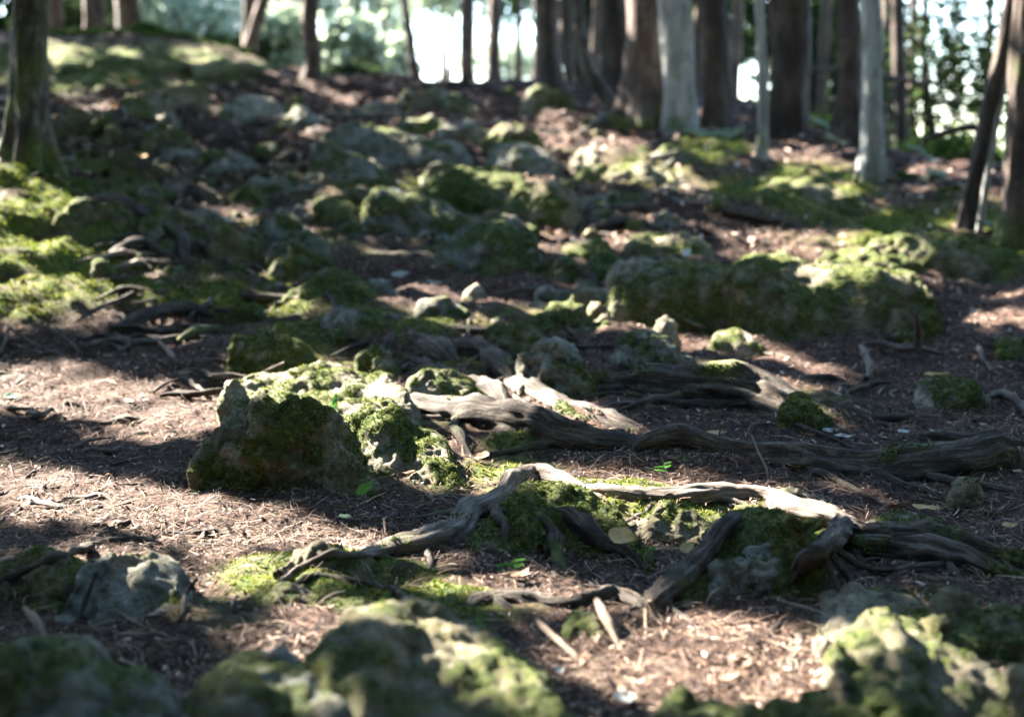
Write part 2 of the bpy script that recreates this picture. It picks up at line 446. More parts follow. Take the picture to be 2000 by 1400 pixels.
# sun flecks: (share of light let through, height above the floor, outline in the photograph)
FLECKS = [
    (.72, .0, [(-60, 735), (60, 715), (110, 735), (250, 745), (400, 752), (440, 790), (400, 850), (320, 865), (250, 835), (180, 815), (120, 790), (40, 800), (-60, 790)]),
    (.22, .0, [(-60, 630), (120, 640), (330, 640), (440, 690), (430, 735), (330, 735), (150, 725), (90, 690), (-60, 690)]),
    (.22, .0, [(-60, 800), (120, 800), (260, 850), (330, 870), (200, 880), (-60, 850)]),
    (1, .10, [(430, 745), (470, 715), (600, 695), (660, 700), (740, 728), (800, 760), (810, 800), (700, 800), (560, 790), (440, 800), (425, 770)]),
    (1, .09, [(560, 785), (700, 770), (800, 790), (840, 850), (870, 880), (870, 935), (830, 935), (760, 900), (660, 830), (600, 800)]),
    (1, .05, [(440, 830), (520, 790), (590, 790), (560, 802), (480, 822), (400, 880)]),
    (.95, .05, [(800, 740), (830, 722), (890, 735), (950, 785), (860, 800), (800, 770)]),
    (.8, .06, [(950, 760), (1000, 735), (1080, 770), (1200, 815), (1230, 840), (1180, 838), (1080, 810), (1000, 790)]),
    (.55, .06, [(830, 785), (900, 778), (1020, 800), (1020, 815), (900, 800)]),
    (1, .0, [(-60, 905), (60, 918), (190, 935), (330, 948), (430, 960), (445, 1008), (560, 1000), (700, 1022), (835, 1045), (830, 1078), (690, 1072), (470, 1060), (330, 1040), (200, 1010), (60, 985), (-60, 960)]),
    (.3, .0, [(-60, 960), (200, 1010), (330, 1040), (480, 1062), (640, 1075), (560, 1110), (480, 1160), (380, 1150), (370, 1080), (200, 1050), (-60, 1020)]),
    (1, .02, [(860, 880), (960, 905), (1100, 918), (1250, 935), (1400, 940), (1530, 950), (1620, 985), (1680, 1008), (1640, 1014), (1500, 985), (1400, 962), (1280, 975), (1150, 975), (1060, 960), (1100, 935), (1030, 918), (930, 960), (890, 970), (930, 925)]),
    (.3, .0, [(1250, 880), (1400, 890), (1650, 920), (1700, 960), (1720, 985), (1600, 960), (1450, 930), (1250, 930)]),
    (1, .0, [(1080, 975), (1240, 985), (1400, 972), (1440, 985), (1330, 1000), (1210, 1030), (1140, 1005)]),
    (1, .0, [(785, 1132), (900, 1135), (980, 1140), (1180, 1143), (1250, 1148), (1275, 1172), (1200, 1168), (1100, 1165), (1000, 1170), (930, 1158), (800, 1145)]),
    (1, .03, [(1270, 1150), (1300, 1120), (1325, 1105), (1330, 1130), (1285, 1175)]),
    (.95, .0, [(1220, 1290), (1290, 1240), (1340, 1205), (1400, 1185), (1560, 1180), (1640, 1195), (1640, 1250), (1620, 1330), (1500, 1370), (1300, 1370), (1180, 1350), (1120, 1290)]),
    (1, .05, [(1100, 1205), (1150, 1205), (1160, 1260), (1120, 1270)]),
    (1, .02, [(1040, 1205), (1060, 1205), (1150, 1290), (1130, 1300)]),
    (1, .02, [(1160, 1165), (1190, 1165), (1220, 1260), (1200, 1270)]),
    (.95, .12, [(1600, 1200), (1650, 1150), (1720, 1140), (1840, 1170), (1900, 1195), (1830, 1215), (1720, 1230), (1660, 1290), (1640, 1330), (1640, 1250), (1600, 1240)]),
    (.75, .2, [(540, 1290), (580, 1230), (640, 1190), (720, 1175), (860, 1210), (960, 1265), (900, 1275), (760, 1240), (640, 1300)]),
    (.55, .2, [(600, 1340), (700, 1270), (860, 1280), (1000, 1330), (1060, 1400), (900, 1430), (640, 1430)]),
    (.45, .2, [(360, 1340), (420, 1262), (520, 1270), (580, 1330), (500, 1380)]),
    (.4, .2, [(-60, 1270), (100, 1262), (160, 1310), (60, 1340), (-60, 1340)]),
    (.45, .1, [(140, 1080), (250, 1062), (330, 1085), (300, 1120), (180, 1110)]),
    (.4, .1, [(1700, 1220), (1850, 1225), (2000, 1290), (1900, 1320), (1720, 1270)]),
    (.4, .1, [(1520, 1390), (1700, 1345), (1880, 1390), (1700, 1430)]),
    (.6, .15, [(540, 1110), (600, 1085), (680, 1080), (690, 1100), (600, 1130)]),
    (.8, .0, [(730, 560), (860, 570), (910, 585), (990, 610), (1000, 625), (880, 618), (770, 605)]),
    (.95, .05, [(905, 580), (930, 560), (965, 585), (960, 612), (910, 612)]),
    (.9, .02, [(990, 600), (1080, 605), (1180, 610), (1220, 640), (1100, 632), (1000, 628)]),
    (.9, .05, [(1110, 575), (1150, 558), (1200, 575), (1210, 640), (1150, 630), (1115, 605)]),
    (1, .08, [(1200, 560), (1240, 540), (1300, 545), (1330, 600), (1310, 640), (1230, 625), (1205, 600)]),
    (.9, .0, [(1280, 620), (1420, 625), (1500, 660), (1520, 685), (1400, 690), (1300, 665)]),
    (.8, .0, [(1330, 690), (1500, 695), (1620, 720), (1640, 755), (1560, 765), (1440, 735), (1340, 715)]),
    (.9, .25, [(1430, 495), (1500, 490), (1600, 512), (1720, 510), (1830, 535), (1815, 560), (1720, 545), (1600, 540), (1500, 530), (1440, 520)]),
    (.9, .2, [(1220, 470), (1260, 460), (1290, 475), (1260, 495)]),
    (.7, .0, [(1840, 580), (2060, 600), (2060, 640), (1900, 630)]),
    (.8, .0, [(1400, 455), (1700, 458), (1850, 470), (1700, 500), (1480, 490)]),
    (.8, .0, [(1050, 452), (1250, 455), (1330, 470), (1200, 478), (1060, 475)]),
    (.9, .05, [(-60, 505), (60, 510), (150, 545), (200, 590), (120, 615), (-60, 610)]),
    (.8, .05, [(460, 590), (560, 578), (640, 598), (560, 615), (470, 608)]),
    (.5, .1, [(-60, 420), (40, 430), (110, 470), (40, 490), (-60, 480)]),
    (.26, .0, [(420, 225), (620, 180), (800, 165), (1000, 165), (1190, 200), (1200, 235), (1000, 262), (760, 255), (600, 230)]),
    (.7, .0, [(850, 262), (1060, 245), (1180, 262), (1330, 300), (1340, 330), (1180, 320), (1100, 290)]),
    (.9, .12, [(1120, 290), (1180, 280), (1250, 330), (1330, 330), (1360, 360), (1250, 360), (1130, 320)]),
    (1, .0, [(1500, 262), (1640, 268), (1660, 300), (1650, 335), (1500, 320)]),
    (.5, .0, [(1480, 330), (1640, 340), (1680, 380), (1520, 370)]),
    (.5, .0, [(240, 190), (420, 185), (430, 235), (260, 240)]),
    (.9, .0, [(88, 80), (130, 85), (140, 115), (100, 125), (88, 120)]),
    (.8, .1, [(370, 95), (530, 95), (530, 125), (380, 125)]),
    (1, 0, [(1236, 0), (1290, 0), (1290, 70), (1260, 95), (1236, 60)]),
    (1, 0, [(1940, 0), (1962, 0), (1915, 250), (1890, 330), (1880, 300), (1925, 120)]),
    (1, 0, [(1965, 60), (1985, 60), (1975, 380), (1955, 400)]),
    (.9, 0, [(585, 20), (604, 20), (604, 160), (588, 165)]),
    (.9, 0, [(1590, 60), (1628, 40), (1628, 240), (1600, 250)]),
    (.7, 0, [(1640, 200), (1675, 210), (1675, 280), (1640, 280)]),
    (1, 0, [(1440, 488), (1500, 484), (1600, 506), (1720, 506), (1835, 530), (1832, 552), (1720, 540), (1600, 534), (1500, 526), (1440, 520)]),
    (.6, 0, [(1450, 520), (1560, 530), (1560, 570), (1470, 560)]),
    (.62, 0, [(-60, 340), (120, 345), (230, 430), (330, 520), (300, 600), (-60, 600)]),
    (.38, 0, [(600, 250), (780, 250), (920, 275), (920, 300), (700, 275)]),
    (.4, 0, [(700, 370), (800, 365), (910, 410), (880, 430), (760, 390)]),
    (.4, 0, [(830, 330), (960, 325), (1060, 350), (1130, 370), (1090, 380), (900, 350)]),
    (.4, 0, [(400, 440), (640, 445), (640, 470), (400, 465)]),
    (.75, .2, [(560, 1240), (680, 1182), (860, 1200), (1000, 1280), (1080, 1360), (1000, 1390), (860, 1320), (700, 1300), (600, 1330)]),
    (.6, .1, [(550, 1190), (640, 1150), (700, 1165), (640, 1200)]),
]
GX0, GY0, GS, GW, GH = -6.0, -1.0, .02, 700, 1000      # sun map: the floor seen along the sun's rays

SUNMAP = np.zeros((GH, GW), bool)

def build_sunmap(step=6):
    """Where the leaves overhead must leave the sun's way free: the surfaces that the photograph shows lit."""
    uu, vv = np.meshgrid(np.arange(-90, 2095, step), np.arange(2, 1440, step))
    _q = np.stack([uu/90., vv/45., np.zeros(uu.shape)], -1)
    wu, wv = uu + 7*fbm(_q, 3, 5), vv + 4*fbm(_q, 3, 6)
    lit = np.zeros(uu.shape, bool)
    for k, (share, lift, outline) in enumerate(FLECKS):
        ins = in_poly(wu, wv, outline)
        if share < .9:
            ins = ins & (fbm(np.stack([uu/70., vv/22., np.full(uu.shape, k*3.)], -1), 3, 9)*.5 + .5 < share + .04)
        lit |= ins
    lit |= (vv < 620) & (fbm(np.stack([uu/60., vv/16., np.zeros(uu.shape)], -1), 3, 19) > np.interp(vv, [150, 240, 330], [.95, .85, .74]))
    bpy.context.view_layer.update()
    dg = bpy.context.evaluated_depsgraph_get()
    o = Vector((0, 0, CAM_H))
    d = ray(uu, vv)
    d = d/np.linalg.norm(d, axis=-1, keepdims=True)
    cnt = np.zeros((2, GH, GW))
    for r in range(uu.shape[0]):
        for c in range(uu.shape[1]):
            hit, loc, *_ = S.ray_cast(dg, o, Vector(d[r, c]))
            if not hit or loc.y > 17: continue
            t = loc.z/TO_SUN[2]
            gi, gj = int((loc.y - TO_SUN[1]*t - GY0)/GS), int((loc.x - TO_SUN[0]*t - GX0)/GS)
            if 2 <= gi < GH - 2 and 2 <= gj < GW - 2:
                cnt[int(lit[r, c]), gi, gj] += 1
    def blur(a, n):
        k = np.ones(2*n + 1)
        a = np.apply_along_axis(lambda m: np.convolve(m, k, 'same'), 0, a)
        return np.apply_along_axis(lambda m: np.convolve(m, k, 'same'), 1, a)
    res = np.zeros((GH, GW), bool); done = np.zeros((GH, GW), bool)
    for n in (1, 2, 4):
        a, b = blur(cnt[0], n), blur(cnt[1], n)
        new = ~done & (a + b > .5)
        res[new] = (b > a*.9)[new]
        done |= new
    SUNMAP[:] = res

def sun_xy(p):
    t = p[..., 2]/TO_SUN[2]
    return p[..., 0] - TO_SUN[0]*t, p[..., 1] - TO_SUN[1]*t

def in_poly(px, py, poly):
    inside = np.zeros(px.shape, bool)
    n = len(poly)
    for i in range(n):
        x1, y1 = poly[i]; x2, y2 = poly[(i + 1) % n]
        c = (y1 > py) != (y2 > py)
        xs = (x2 - x1)*(py - y1)/((y2 - y1) + 1e-12) + x1
        inside ^= c & (px < xs)
    return inside

def sun_lit(p):
    sx, sy = sun_xy(p)
    i = np.clip(((sy - GY0)/GS).astype(int), 0, GH - 1)
    j = np.clip(((sx - GX0)/GS).astype(int), 0, GW - 1)
    inside = (sx > GX0) & (sx < GX0 + GS*GW) & (sy > GY0) & (sy < GY0 + GS*GH)
    return (SUNMAP[i, j] > 0) & inside

# ------------------------------------------------------------------ ground
def build_ground():
    ys = [-6.0]
    while ys[-1] < 120:
        y = ys[-1]
        ys.append(y + (.35 if y < 1.2 else max(.0085, .0030*y) if y < 14.5 else .06*(y - 14.5) + .06))
    ys = np.array(ys)
    mid = np.linspace(-1, 1, 400)
    ext = np.linspace(0, 1, 24)[1:]**2
    hw = np.maximum(.9, .42*ys + .25)
    rows = np.concatenate([(-hw[:, None] - ext[::-1][None]*60), hw[:, None]*mid[None], (hw[:, None] + ext[None]*60)], 1)
    X = rows
    Y = np.broadcast_to(ys[:, None], X.shape)
    Z = zg(X, Y)
    mm = moss_mask(X, Y, Z)
    Z = Z + mm*(.014 + .012*fbm(xy0(X, Y)*9, 3, 33))
    v = np.stack([X, Y, Z], -1)
    return mesh_obj('ground', v.reshape(-1, 3), grid_faces(*X.shape)[:, ::-1], M['ground'], attrs={'moss': mm.ravel()}, kind='structure')

def floor_z(x, y):
    z = zg(x, y)
    return z + moss_mask(x, y, z)*(.014 + .012*fbm(xy0(x, y)*9, 3, 33))

# ------------------------------------------------------------------ moss tufts
def tufts(pts, nrm, size):
    n = len(pts)
    r = rng.normal(size=(n, 3, 3))
    t1 = unit(np.cross(nrm[:, None], r))
    t2 = np.cross(nrm[:, None], t1)
    s = size[:, None, None]*rng.uniform(.6, 1.4, (n, 3, 1))
    base = pts[:, None] + t2*s*rng.uniform(-.5, .5, (n, 3, 1))
    tip = base + nrm[:, None]*s*rng.uniform(.5, 1.1, (n, 3, 1)) + t2*s*rng.uniform(-.7, .7, (n, 3, 1))
    a = base - t1*s*.38 - nrm[:, None]*.001
    b = base + t1*s*.38 - nrm[:, None]*.001
    v = np.stack([a, b, tip], 2).reshape(-1, 3)
    return v, np.arange(len(v)).reshape(-1, 3)

def sample_grid(v, nrm, faces, weight, count):
    """Random points on a mesh, drawn by face area times weight."""
    a, b, c, d = (v[faces[:, k]] for k in range(4))
    ar = np.linalg.norm(np.cross(c - a, d - b), axis=1)*.5*weight[faces].mean(1)
    tot = ar.sum()
    n = int(count(tot, a[:, 1].mean()))
    if n < 3 or tot <= 0: return None
    f = rng.choice(len(faces), n, p=ar/tot)
    s, t = rng.random((2, n, 1))
    p = (a[f]*(1-s) + b[f]*s)*(1-t) + (d[f]*(1-s) + c[f]*s)*t
    return p, unit(nrm[faces[f]].mean(1))

# ------------------------------------------------------------------ rocks
N_ROCK = [0]
def make_rock(label, outline, vb, depth=None, mossy=.5, knob=1.0, mat='rock', name='mossy_rock', cat='rock', round_=.85, slope=.3, group=None, tuft=True, sink=.05):
    """A weathered boulder: its skyline and its foot as seen in the photograph, its depth in metres."""
    N_ROCK[0] += 1
    seed = N_ROCK[0]*13
    o = np.array(outline, float)
    if np.mean(vb) < 560: mossy -= .13
    u0, u1 = o[0, 0], o[-1, 0]
    vbl, vbr = (vb, vb) if np.isscalar(vb) else vb
    fy = [P(u0, min(vbl, 1850))[1], P(u1, min(vbr, 1850))[1]]
    ppm = FPX/np.mean(fy)
    width = (u1 - u0)/ppm
    d = min(.55*width, .6) if depth is None else depth
    px = 2.5 if abs(np.mean([vbl, vbr]) - 940) < 250 else 5.0
    ns = int(np.clip((u1 - u0)/px, 14, 230))
    hpx = np.mean([vbl, vbr]) - o[:, 1].min()
    nt = int(np.clip((hpx*1.3 + d*ppm)*2/px, 20, 210))
    e = np.linspace(0, 1, ns)
    s = .5 - .5*np.cos(math.pi*e)
    s = .55*s + .45*e
    u = u0 + (u1 - u0)*s
    vt = np.interp(u, o[:, 0], o[:, 1])
    k = max(1, ns//40)
    ker = np.hanning(2*k + 3); ker /= ker.sum()
    vt = np.convolve(np.pad(vt, k + 1, mode='edge'), ker, 'valid')
    shape = (1 - np.abs(2*s - 1)**3.2)**.6
    hd = d/2*np.maximum(shape, .03)*(1 + .16*fbm(xy0(s*3.3, seed), 2, seed))
    yf = fy[0] + (fy[1] - fy[0])*s
    yg = np.interp(u, u[::max(1, ns//24)], [P(a_, b_)[1] for a_, b_ in zip(u[::max(1, ns//24)], vt[::max(1, ns//24)])])
    hd = np.maximum(np.minimum(hd, .38*(yg - yf)), .012)     # its back stays in front of the floor seen over it
    yc = yf + np.maximum(hd, .35*min(d/2, float(hd.max())))
    top = at_y(u, vt, yc)
    zb = z0(top[:, 0], yc - hd) - sink
    th = np.linspace(0, 2*math.pi, nt, endpoint=False)
    ct, st = np.cos(th), np.sin(th)
    cy = -np.sign(ct)*np.abs(ct)**round_
    cz = np.where(st > 0, np.abs(st)**round_, -.12*np.abs(st))
    lo, hi = np.full(ns, .015), np.full(ns, 1.6)
    yy = yc[:, None] + hd[:, None]*(cy + slope*np.maximum(cz, 0))[None]
    for _ in range(20):                              # the height whose skyline fits
        h = (lo + hi)/2
        zz = zb[:, None] + h[:, None]*cz[None]
        vmin = proj(np.stack([np.zeros_like(yy), yy, zz], -1))[1].min(1)
        hi = np.where(vmin < vt, h, hi); lo = np.where(vmin < vt, lo, h)
    ends = np.minimum(1, np.minimum(s, 1 - s)/.03)
    h = h*(.35 + .65*ends**.5)
    X = np.broadcast_to(top[:, 0:1], (ns, nt)).copy()
    Y = yc[:, None] + hd[:, None]*(cy + slope*np.maximum(cz, 0))[None]
    Z = zb[:, None] + h[:, None]*cz[None]
    v = np.stack([X, Y, Z], -1)
    n = grid_normals(v, True)
    cen = v.mean((0, 1))
    if ((v - cen)*n).sum() < 0: n = -n
    H = float(h.max())
    q = v + seed*3.1
    big = min(.28*H, .030)*knob
    w = worley(q*(8 if H > .16 else 13), seed)
    amp = np.clip(h/H, .22, 1)[:, None]
    v = v + n*(amp*(fbm(q*6.5, 3, seed)*big*.9 - (w - .45)*big*.9))[..., None]
    n = grid_normals(v, True)
    if ((v - cen)*n).sum() < 0: n = -n
    w2 = worley(q*34, seed + 3)
    pit = smooth(.15, .55, w2)
    mid = min(.13*H, .0145)*knob
    v = v + n*(np.sqrt(amp)*1.0)[..., None]*(fbm(q*26, 3, seed + 1)*mid - (1 - pit)*mid*.5*(fbm(q*9, 2, seed + 8) > 0) + fbm(q*85, 2, seed + 2)*mid*.28)[..., None]
    n = grid_normals(v, True)
    flip = ((v - cen)*n).sum() < 0
    if flip: n = -n
    mo = smooth(-.12, .38, (fbm(q*6.0, 3, seed + 4)*.6 + fbm(q*24, 4, seed + 6)*.5) + n[..., 2]*.22 + (mossy - .50)*1.25)
    v = v + n*(mo*.004)[..., None]
    f = grid_faces(ns, nt, True)
    V = v.reshape(-1, 3)
    c0, c1 = len(V), len(V) + 1
    V2 = np.vstack([V, v[0].mean(0), v[-1].mean(0)])
    j = np.arange(nt); j2 = (j + 1) % nt
    b = (ns - 1)*nt
    f = np.vstack([f, np.stack([np.full(nt, c0), j2, j, j], -1)[:, :4], np.stack([np.full(nt, c1), b + j, b + j2, b + j2], -1)])
    tri = f[-2*nt:, :3]
    quads = f[:-2*nt]
    if not flip: quads = quads[:, ::-1]; tri = tri[:, ::-1]
    allf = np.vstack([quads, np.hstack([tri, tri[:, 2:]])])
    org = np.array([cen[0], cen[1], float(zb.mean())])
    # end caps as thin quads collapsed onto triangles would be degenerate: keep them triangles by a second list
    o_ = rock_mesh(name, V2, quads, tri, M[mat], org, np.append(mo.ravel(), [0, 0]), label, cat, group)
    if tuft:
        dist = float(yc.mean())
        blur = abs(dist - 3.05)/dist
        r = sample_grid(V, n.reshape(-1, 3), f[:-2*nt], mo.ravel()*(n.reshape(-1, 3)[:, 2] > -.3), lambda A, _: min(18000, A*60000*math.exp(-blur*5)))
        if r is not None:
            p, nn = r
            vis = ((p - np.array([0, 0, CAM_H]))*nn).sum(1) < .02
            p, nn = p[vis], nn[vis]
            if len(p) > 10:
                tv, tf = tufts(p, nn, rng.uniform(.0022, .0046, len(p))*(1 + .8*blur))
                mesh_obj('moss', tv - org, tf, M['moss'], parent=o_, smooth_shade=False, kind='stuff')
    return o_

def rock_mesh(name, V, quads, tri, mat, org, mo, label, cat, group):
    me = bpy.data.meshes.new(name)
    V = V - org
    me.vertices.add(len(V)); me.vertices.foreach_set('co', V.astype(np.float32).ravel())
    li = np.concatenate([quads.ravel(), tri.ravel()]).astype(np.int32)
    me.loops.add(len(li)); me.loops.foreach_set('vertex_index', li)
    tot = np.concatenate([np.full(len(quads), 4), np.full(len(tri), 3)]).astype(np.int32)
    me.polygons.add(len(tot))
    me.polygons.foreach_set('loop_start', np.concatenate([[0], np.cumsum(tot)[:-1]]).astype(np.int32))
    me.polygons.foreach_set('loop_total', tot)
    me.polygons.foreach_set('use_smooth', np.ones(len(tot), bool))
    me.attributes.new('moss', 'FLOAT', 'POINT').data.foreach_set('value', mo.astype(np.float32))
    me.update(calc_edges=True)
    me.materials.append(mat)
    o = bpy.data.objects.new(name, me)
    COL.objects.link(o)
    o.location = tuple(org)
    tag(o, label, cat, group)
    return o

# ------------------------------------------------------------------ roots, sticks, trunks: tapering tubes with grain
def tube(name, pts, mat, step, na=18, flat=1.0, rough=.12, ridges=.12, moss=.2, seed=0, parent=None, label=None, cat=None, group=None, lobes=None, tufted=False, capped=True, mossfn=None, origin=None, wander=0.0):
    c = spline(pts, step)
    p, r = c[:, :3], np.maximum(c[:, 3], .0006)
    if wander:
        _l = np.concatenate([[0], np.cumsum(np.linalg.norm(np.diff(p, axis=0), axis=1))])/max(float(np.median(r)), .004)
        _f = [fbm(xy0(_l/5.5, seed + 40*k), 3, seed + k) for k in range(4)]
        p = p + np.stack(_f[:3], -1)*(r*wander)[:, None]*[1, 1, .6]
        r = r*(1 + .22*_f[3] + .35*np.maximum(fbm(xy0(_l/3.1, seed + 7), 2, seed + 9) - .45, 0))
    tg = unit(np.gradient(p, axis=0))
    up = np.array([0, 0, 1.0]) if abs(tg[:, 2]).mean() < .75 else np.array([0, 1.0, 0])
    side = unit(np.cross(tg, up))
    nor = np.cross(side, tg)
    th = np.linspace(0, 2*math.pi, na, endpoint=False)
    ca, sa = np.cos(th)[None], np.sin(th)[None]
    L = np.concatenate([[0], np.cumsum(np.linalg.norm(np.diff(p, axis=0), axis=1))])
    rm = float(np.median(r))
    gq = np.stack(np.broadcast_arrays(ca*1.7 + seed, sa*1.7, L[:, None]/max(rm, .004)*.14), -1)
    lump = np.stack(np.broadcast_arrays(ca*.8 + seed, sa*.8, L[:, None]/max(rm, .004)*.35), -1)
    R = r[:, None]*(1 + ridges*fbm(gq*1.6, 3, seed) + rough*fbm(lump, 3, seed + 5))
    if lobes is not None:
        R = R*lobes(L[:, None], th[None])
    v = p[:, None] + (side[:, None]*ca[..., None] + nor[:, None]*(sa*flat)[..., None])*R[..., None]
    n = unit(side[:, None]*ca[..., None] + nor[:, None]*sa[..., None])
    if mossfn is not None:
        mo = mossfn(v, n)
    else:
        mo = smooth(-.1, .45, fbm(v*9 + seed, 3, seed + 2)*.7 + n[..., 2]*.15 + (moss - .6)*1.3)
    gr = np.stack(np.broadcast_arrays(ca*.055, sa*.055, L[:, None]*.21 + seed*1.7), -1)
    ns = len(p)
    f = grid_faces(ns, na, True)
    V = v.reshape(-1, 3)
    mo_, gr_ = mo.ravel(), gr.reshape(-1, 3)
    if capped:                                       # close the ends
        ring0, ring1 = np.arange(na), (ns - 1)*na + np.arange(na)
        V = np.vstack([V, p[0] - tg[0]*r[0]*.3, p[-1] + tg[-1]*r[-1]*.3])
        mo_ = np.append(mo_, [0, 0]); gr_ = np.vstack([gr_, gr[0, 0], gr[-1, 0]])
        k0, k1 = len(V) - 2, len(V) - 1
    tri = np.vstack([np.stack([np.full(na, k0), ring0, np.roll(ring0, -1)], -1), np.stack([np.full(na, k1), np.roll(ring1, -1), ring1], -1)])
    f = f[:, ::-1]; tri = tri[:, ::-1]
    # orientation: make normals point outwards
    a, b_, c_ = v[0, 0], v[0, 1], v[1, 0]
    if np.dot(np.cross(V[f[0, 1]] - V[f[0, 0]], V[f[0, 2]] - V[f[0, 0]]), n[0, 0]) < 0:
        f = f[:, ::-1]; tri = tri[:, ::-1]
    org = np.zeros(3) if parent is not None and origin is None else (np.asarray(origin) if origin is not None else p.mean(0))
    me = bpy.data.meshes.new(name)
    me.vertices.add(len(V)); me.vertices.foreach_set('co', (V - org).astype(np.float32).ravel())
    li = np.concatenate([f.ravel(), tri.ravel()]).astype(np.int32)
    me.loops.add(len(li)); me.loops.foreach_set('vertex_index', li)
    tot = np.concatenate([np.full(len(f), 4), np.full(len(tri), 3)]).astype(np.int32)
    me.polygons.add(len(tot))
    me.polygons.foreach_set('loop_start', np.concatenate([[0], np.cumsum(tot)[:-1]]).astype(np.int32))
    me.polygons.foreach_set('loop_total', tot)
    me.polygons.foreach_set('use_smooth', np.ones(len(tot), bool))
    me.attributes.new('moss', 'FLOAT', 'POINT').data.foreach_set('value', mo_.astype(np.float32))
    me.attributes.new('grain', 'FLOAT_VECTOR', 'POINT').data.foreach_set('vector', gr_.astype(np.float32).ravel())
    me.update(calc_edges=True)
    me.materials.append(mat)
    o = bpy.data.objects.new(name, me)
    COL.objects.link(o)
    if parent is not None:
        o.parent = parent
    else:
        o.location = tuple(org)
    tag(o, label, cat, group)
    if tufted:
        keep = ((p.mean(0) - [0, 0, CAM_H])).any()
        res = sample_grid(v.reshape(-1, 3), n.reshape(-1, 3), grid_faces(ns, na, True), mo.ravel(), lambda A, _: min(7000, A*42000))
        if res is not None:
            pp, nn = res
            vis = ((pp - np.array([0, 0, CAM_H]))*nn).sum(1) < .05
            pp, nn = pp[vis], nn[vis]
            if len(pp) > 10:
                tv, tf = tufts(pp, nn, rng.uniform(.003, .006, len(pp)))
                mesh_obj('moss', tv - org, tf, M['moss'], parent=o, smooth_shade=False, kind='stuff')
    return o

N_ROOT = [0]
def w_org(o):
    return np.array(o.location)

_DG = [None, 0]
def DG():
    if _DG[0] is None or _DG[1] != len(bpy.data.objects):
        bpy.context.view_layer.update()
        _DG[0], _DG[1] = bpy.context.evaluated_depsgraph_get(), len(bpy.data.objects)
    return _DG[0]
def make_root(label, pts, moss=.35, mat='root', name='tree_root', cat='root', flat=1.0, rough=.2, ridges=.33, bury=True, tufted=None, group=None, embed=.35, cast=False, wander=.42, straight=False):
    """pts: (u, v, half width in pixels of the photograph, optional height of the axis above the floor in metres)."""
    N_ROOT[0] += 1
    w = []
    for q in pts:
        u, v, rp = q[:3]
        c = P(u, v, .02)
        r = rp*c[1]/FPX
        lift = q[3] if len(q) > 3 else r*embed
        c = P(u, v, lift)
        if cast:                                     # lies against whatever stands there already
            d = ray(u, v); d = d/np.linalg.norm(d)
            hit, loc, nn, *_ = S.ray_cast(DG(), Vector((0, 0, CAM_H)), Vector(d))
            if hit: c = np.array(loc) - d*r*.65 + np.array([0, 0, r*.15])
            r = rp*c[1]/FPX
        w.append([c[0], c[1], c[2], r])
    w = np.array(w)
    if straight:                                     # spans in one line between where its ends rest
        tt = np.linspace(0, 1, len(w))
        yy = w[0, 1] + (w[-1, 1] - w[0, 1])*tt
        for i in range(1, len(w) - 1):
            c = at_y(pts[i][0], pts[i][1], min(yy[i], w[i, 1]))
            w[i, :3] = c
    if bury:
        for i, j in ((0, 1), (-1, -2)):
            w[i, 2] -= w[i, 3]*.9
            w[i, 3] *= .6
    dist = w[:, 1].mean()
    step = max(.006, .0042*dist)*(1 if abs(dist - 3.2) < 1.2 else 1.4)
    na = int(np.clip(2*math.pi*np.median(w[:, 3])/(.0016*dist), 8, 34))
    rt = tube(name, w, M[mat], step, na, flat, rough, ridges, moss, N_ROOT[0]*7, label=label, cat=cat, group=group,
                tufted=(moss > .3 and abs(dist - 3.3) < 1.0) if tufted is None else tufted, wander=wander)
    rm = float(np.median(w[:, 3]))
    if name == 'tree_root' and rm > .011 and dist < 5.5:     # side rootlets that fork off into the soil
        rr = random.Random(N_ROOT[0]*3)
        c = spline(w, .01)
        for k in range(rr.randint(3, 6)):
            i = rr.randint(int(len(c)*.12), int(len(c)*.9))
            a, t = c[i, :3], unit(c[min(i + 2, len(c) - 1), :3] - c[max(i - 2, 0), :3])
            sd = np.array([-t[1], t[0], 0])*rr.choice([-1, -1, 1])
            if sd[1] > 0 and rr.random() < .6: sd = -sd
            sgn = rr.choice([-1, 1])
            ln = rm*rr.uniform(5, 11)
            q = [[*(a - [0, 0, c[i, 3]*.2]), rm*.38]]
            for s_ in (.25, .5, .75, 1.0):
                x_, y_ = a[0] + (sd[0]*s_**.8 + t[0]*sgn*s_*.9)*ln + rr.uniform(-.2, .2)*rm, a[1] + (sd[1]*s_**.8 + t[1]*sgn*s_*.9)*ln + rr.uniform(-.2, .2)*rm
                fz = float(zg(x_, y_)) + rm*.12 - rm*.25*(s_ > .9)
                z_ = fz + max(0, a[2] - fz)*(1 - s_)**2*.5
                q.append([x_, y_, z_, rm*(.38 - .28*s_)*rr.uniform(.85, 1.15)])
            tube('rootlet', q, M[mat], step*1.2, 9, rough=.2, ridges=.2, moss=moss*.8, seed=k*5 + N_ROOT[0], parent=rt, origin=w_org(rt), wander=.4)
    return rt
# ================================================================== THE SCENE
build_ground()

# ------------------------------------------------------------------ rocks, from the front of the picture to the crest
R = make_rock
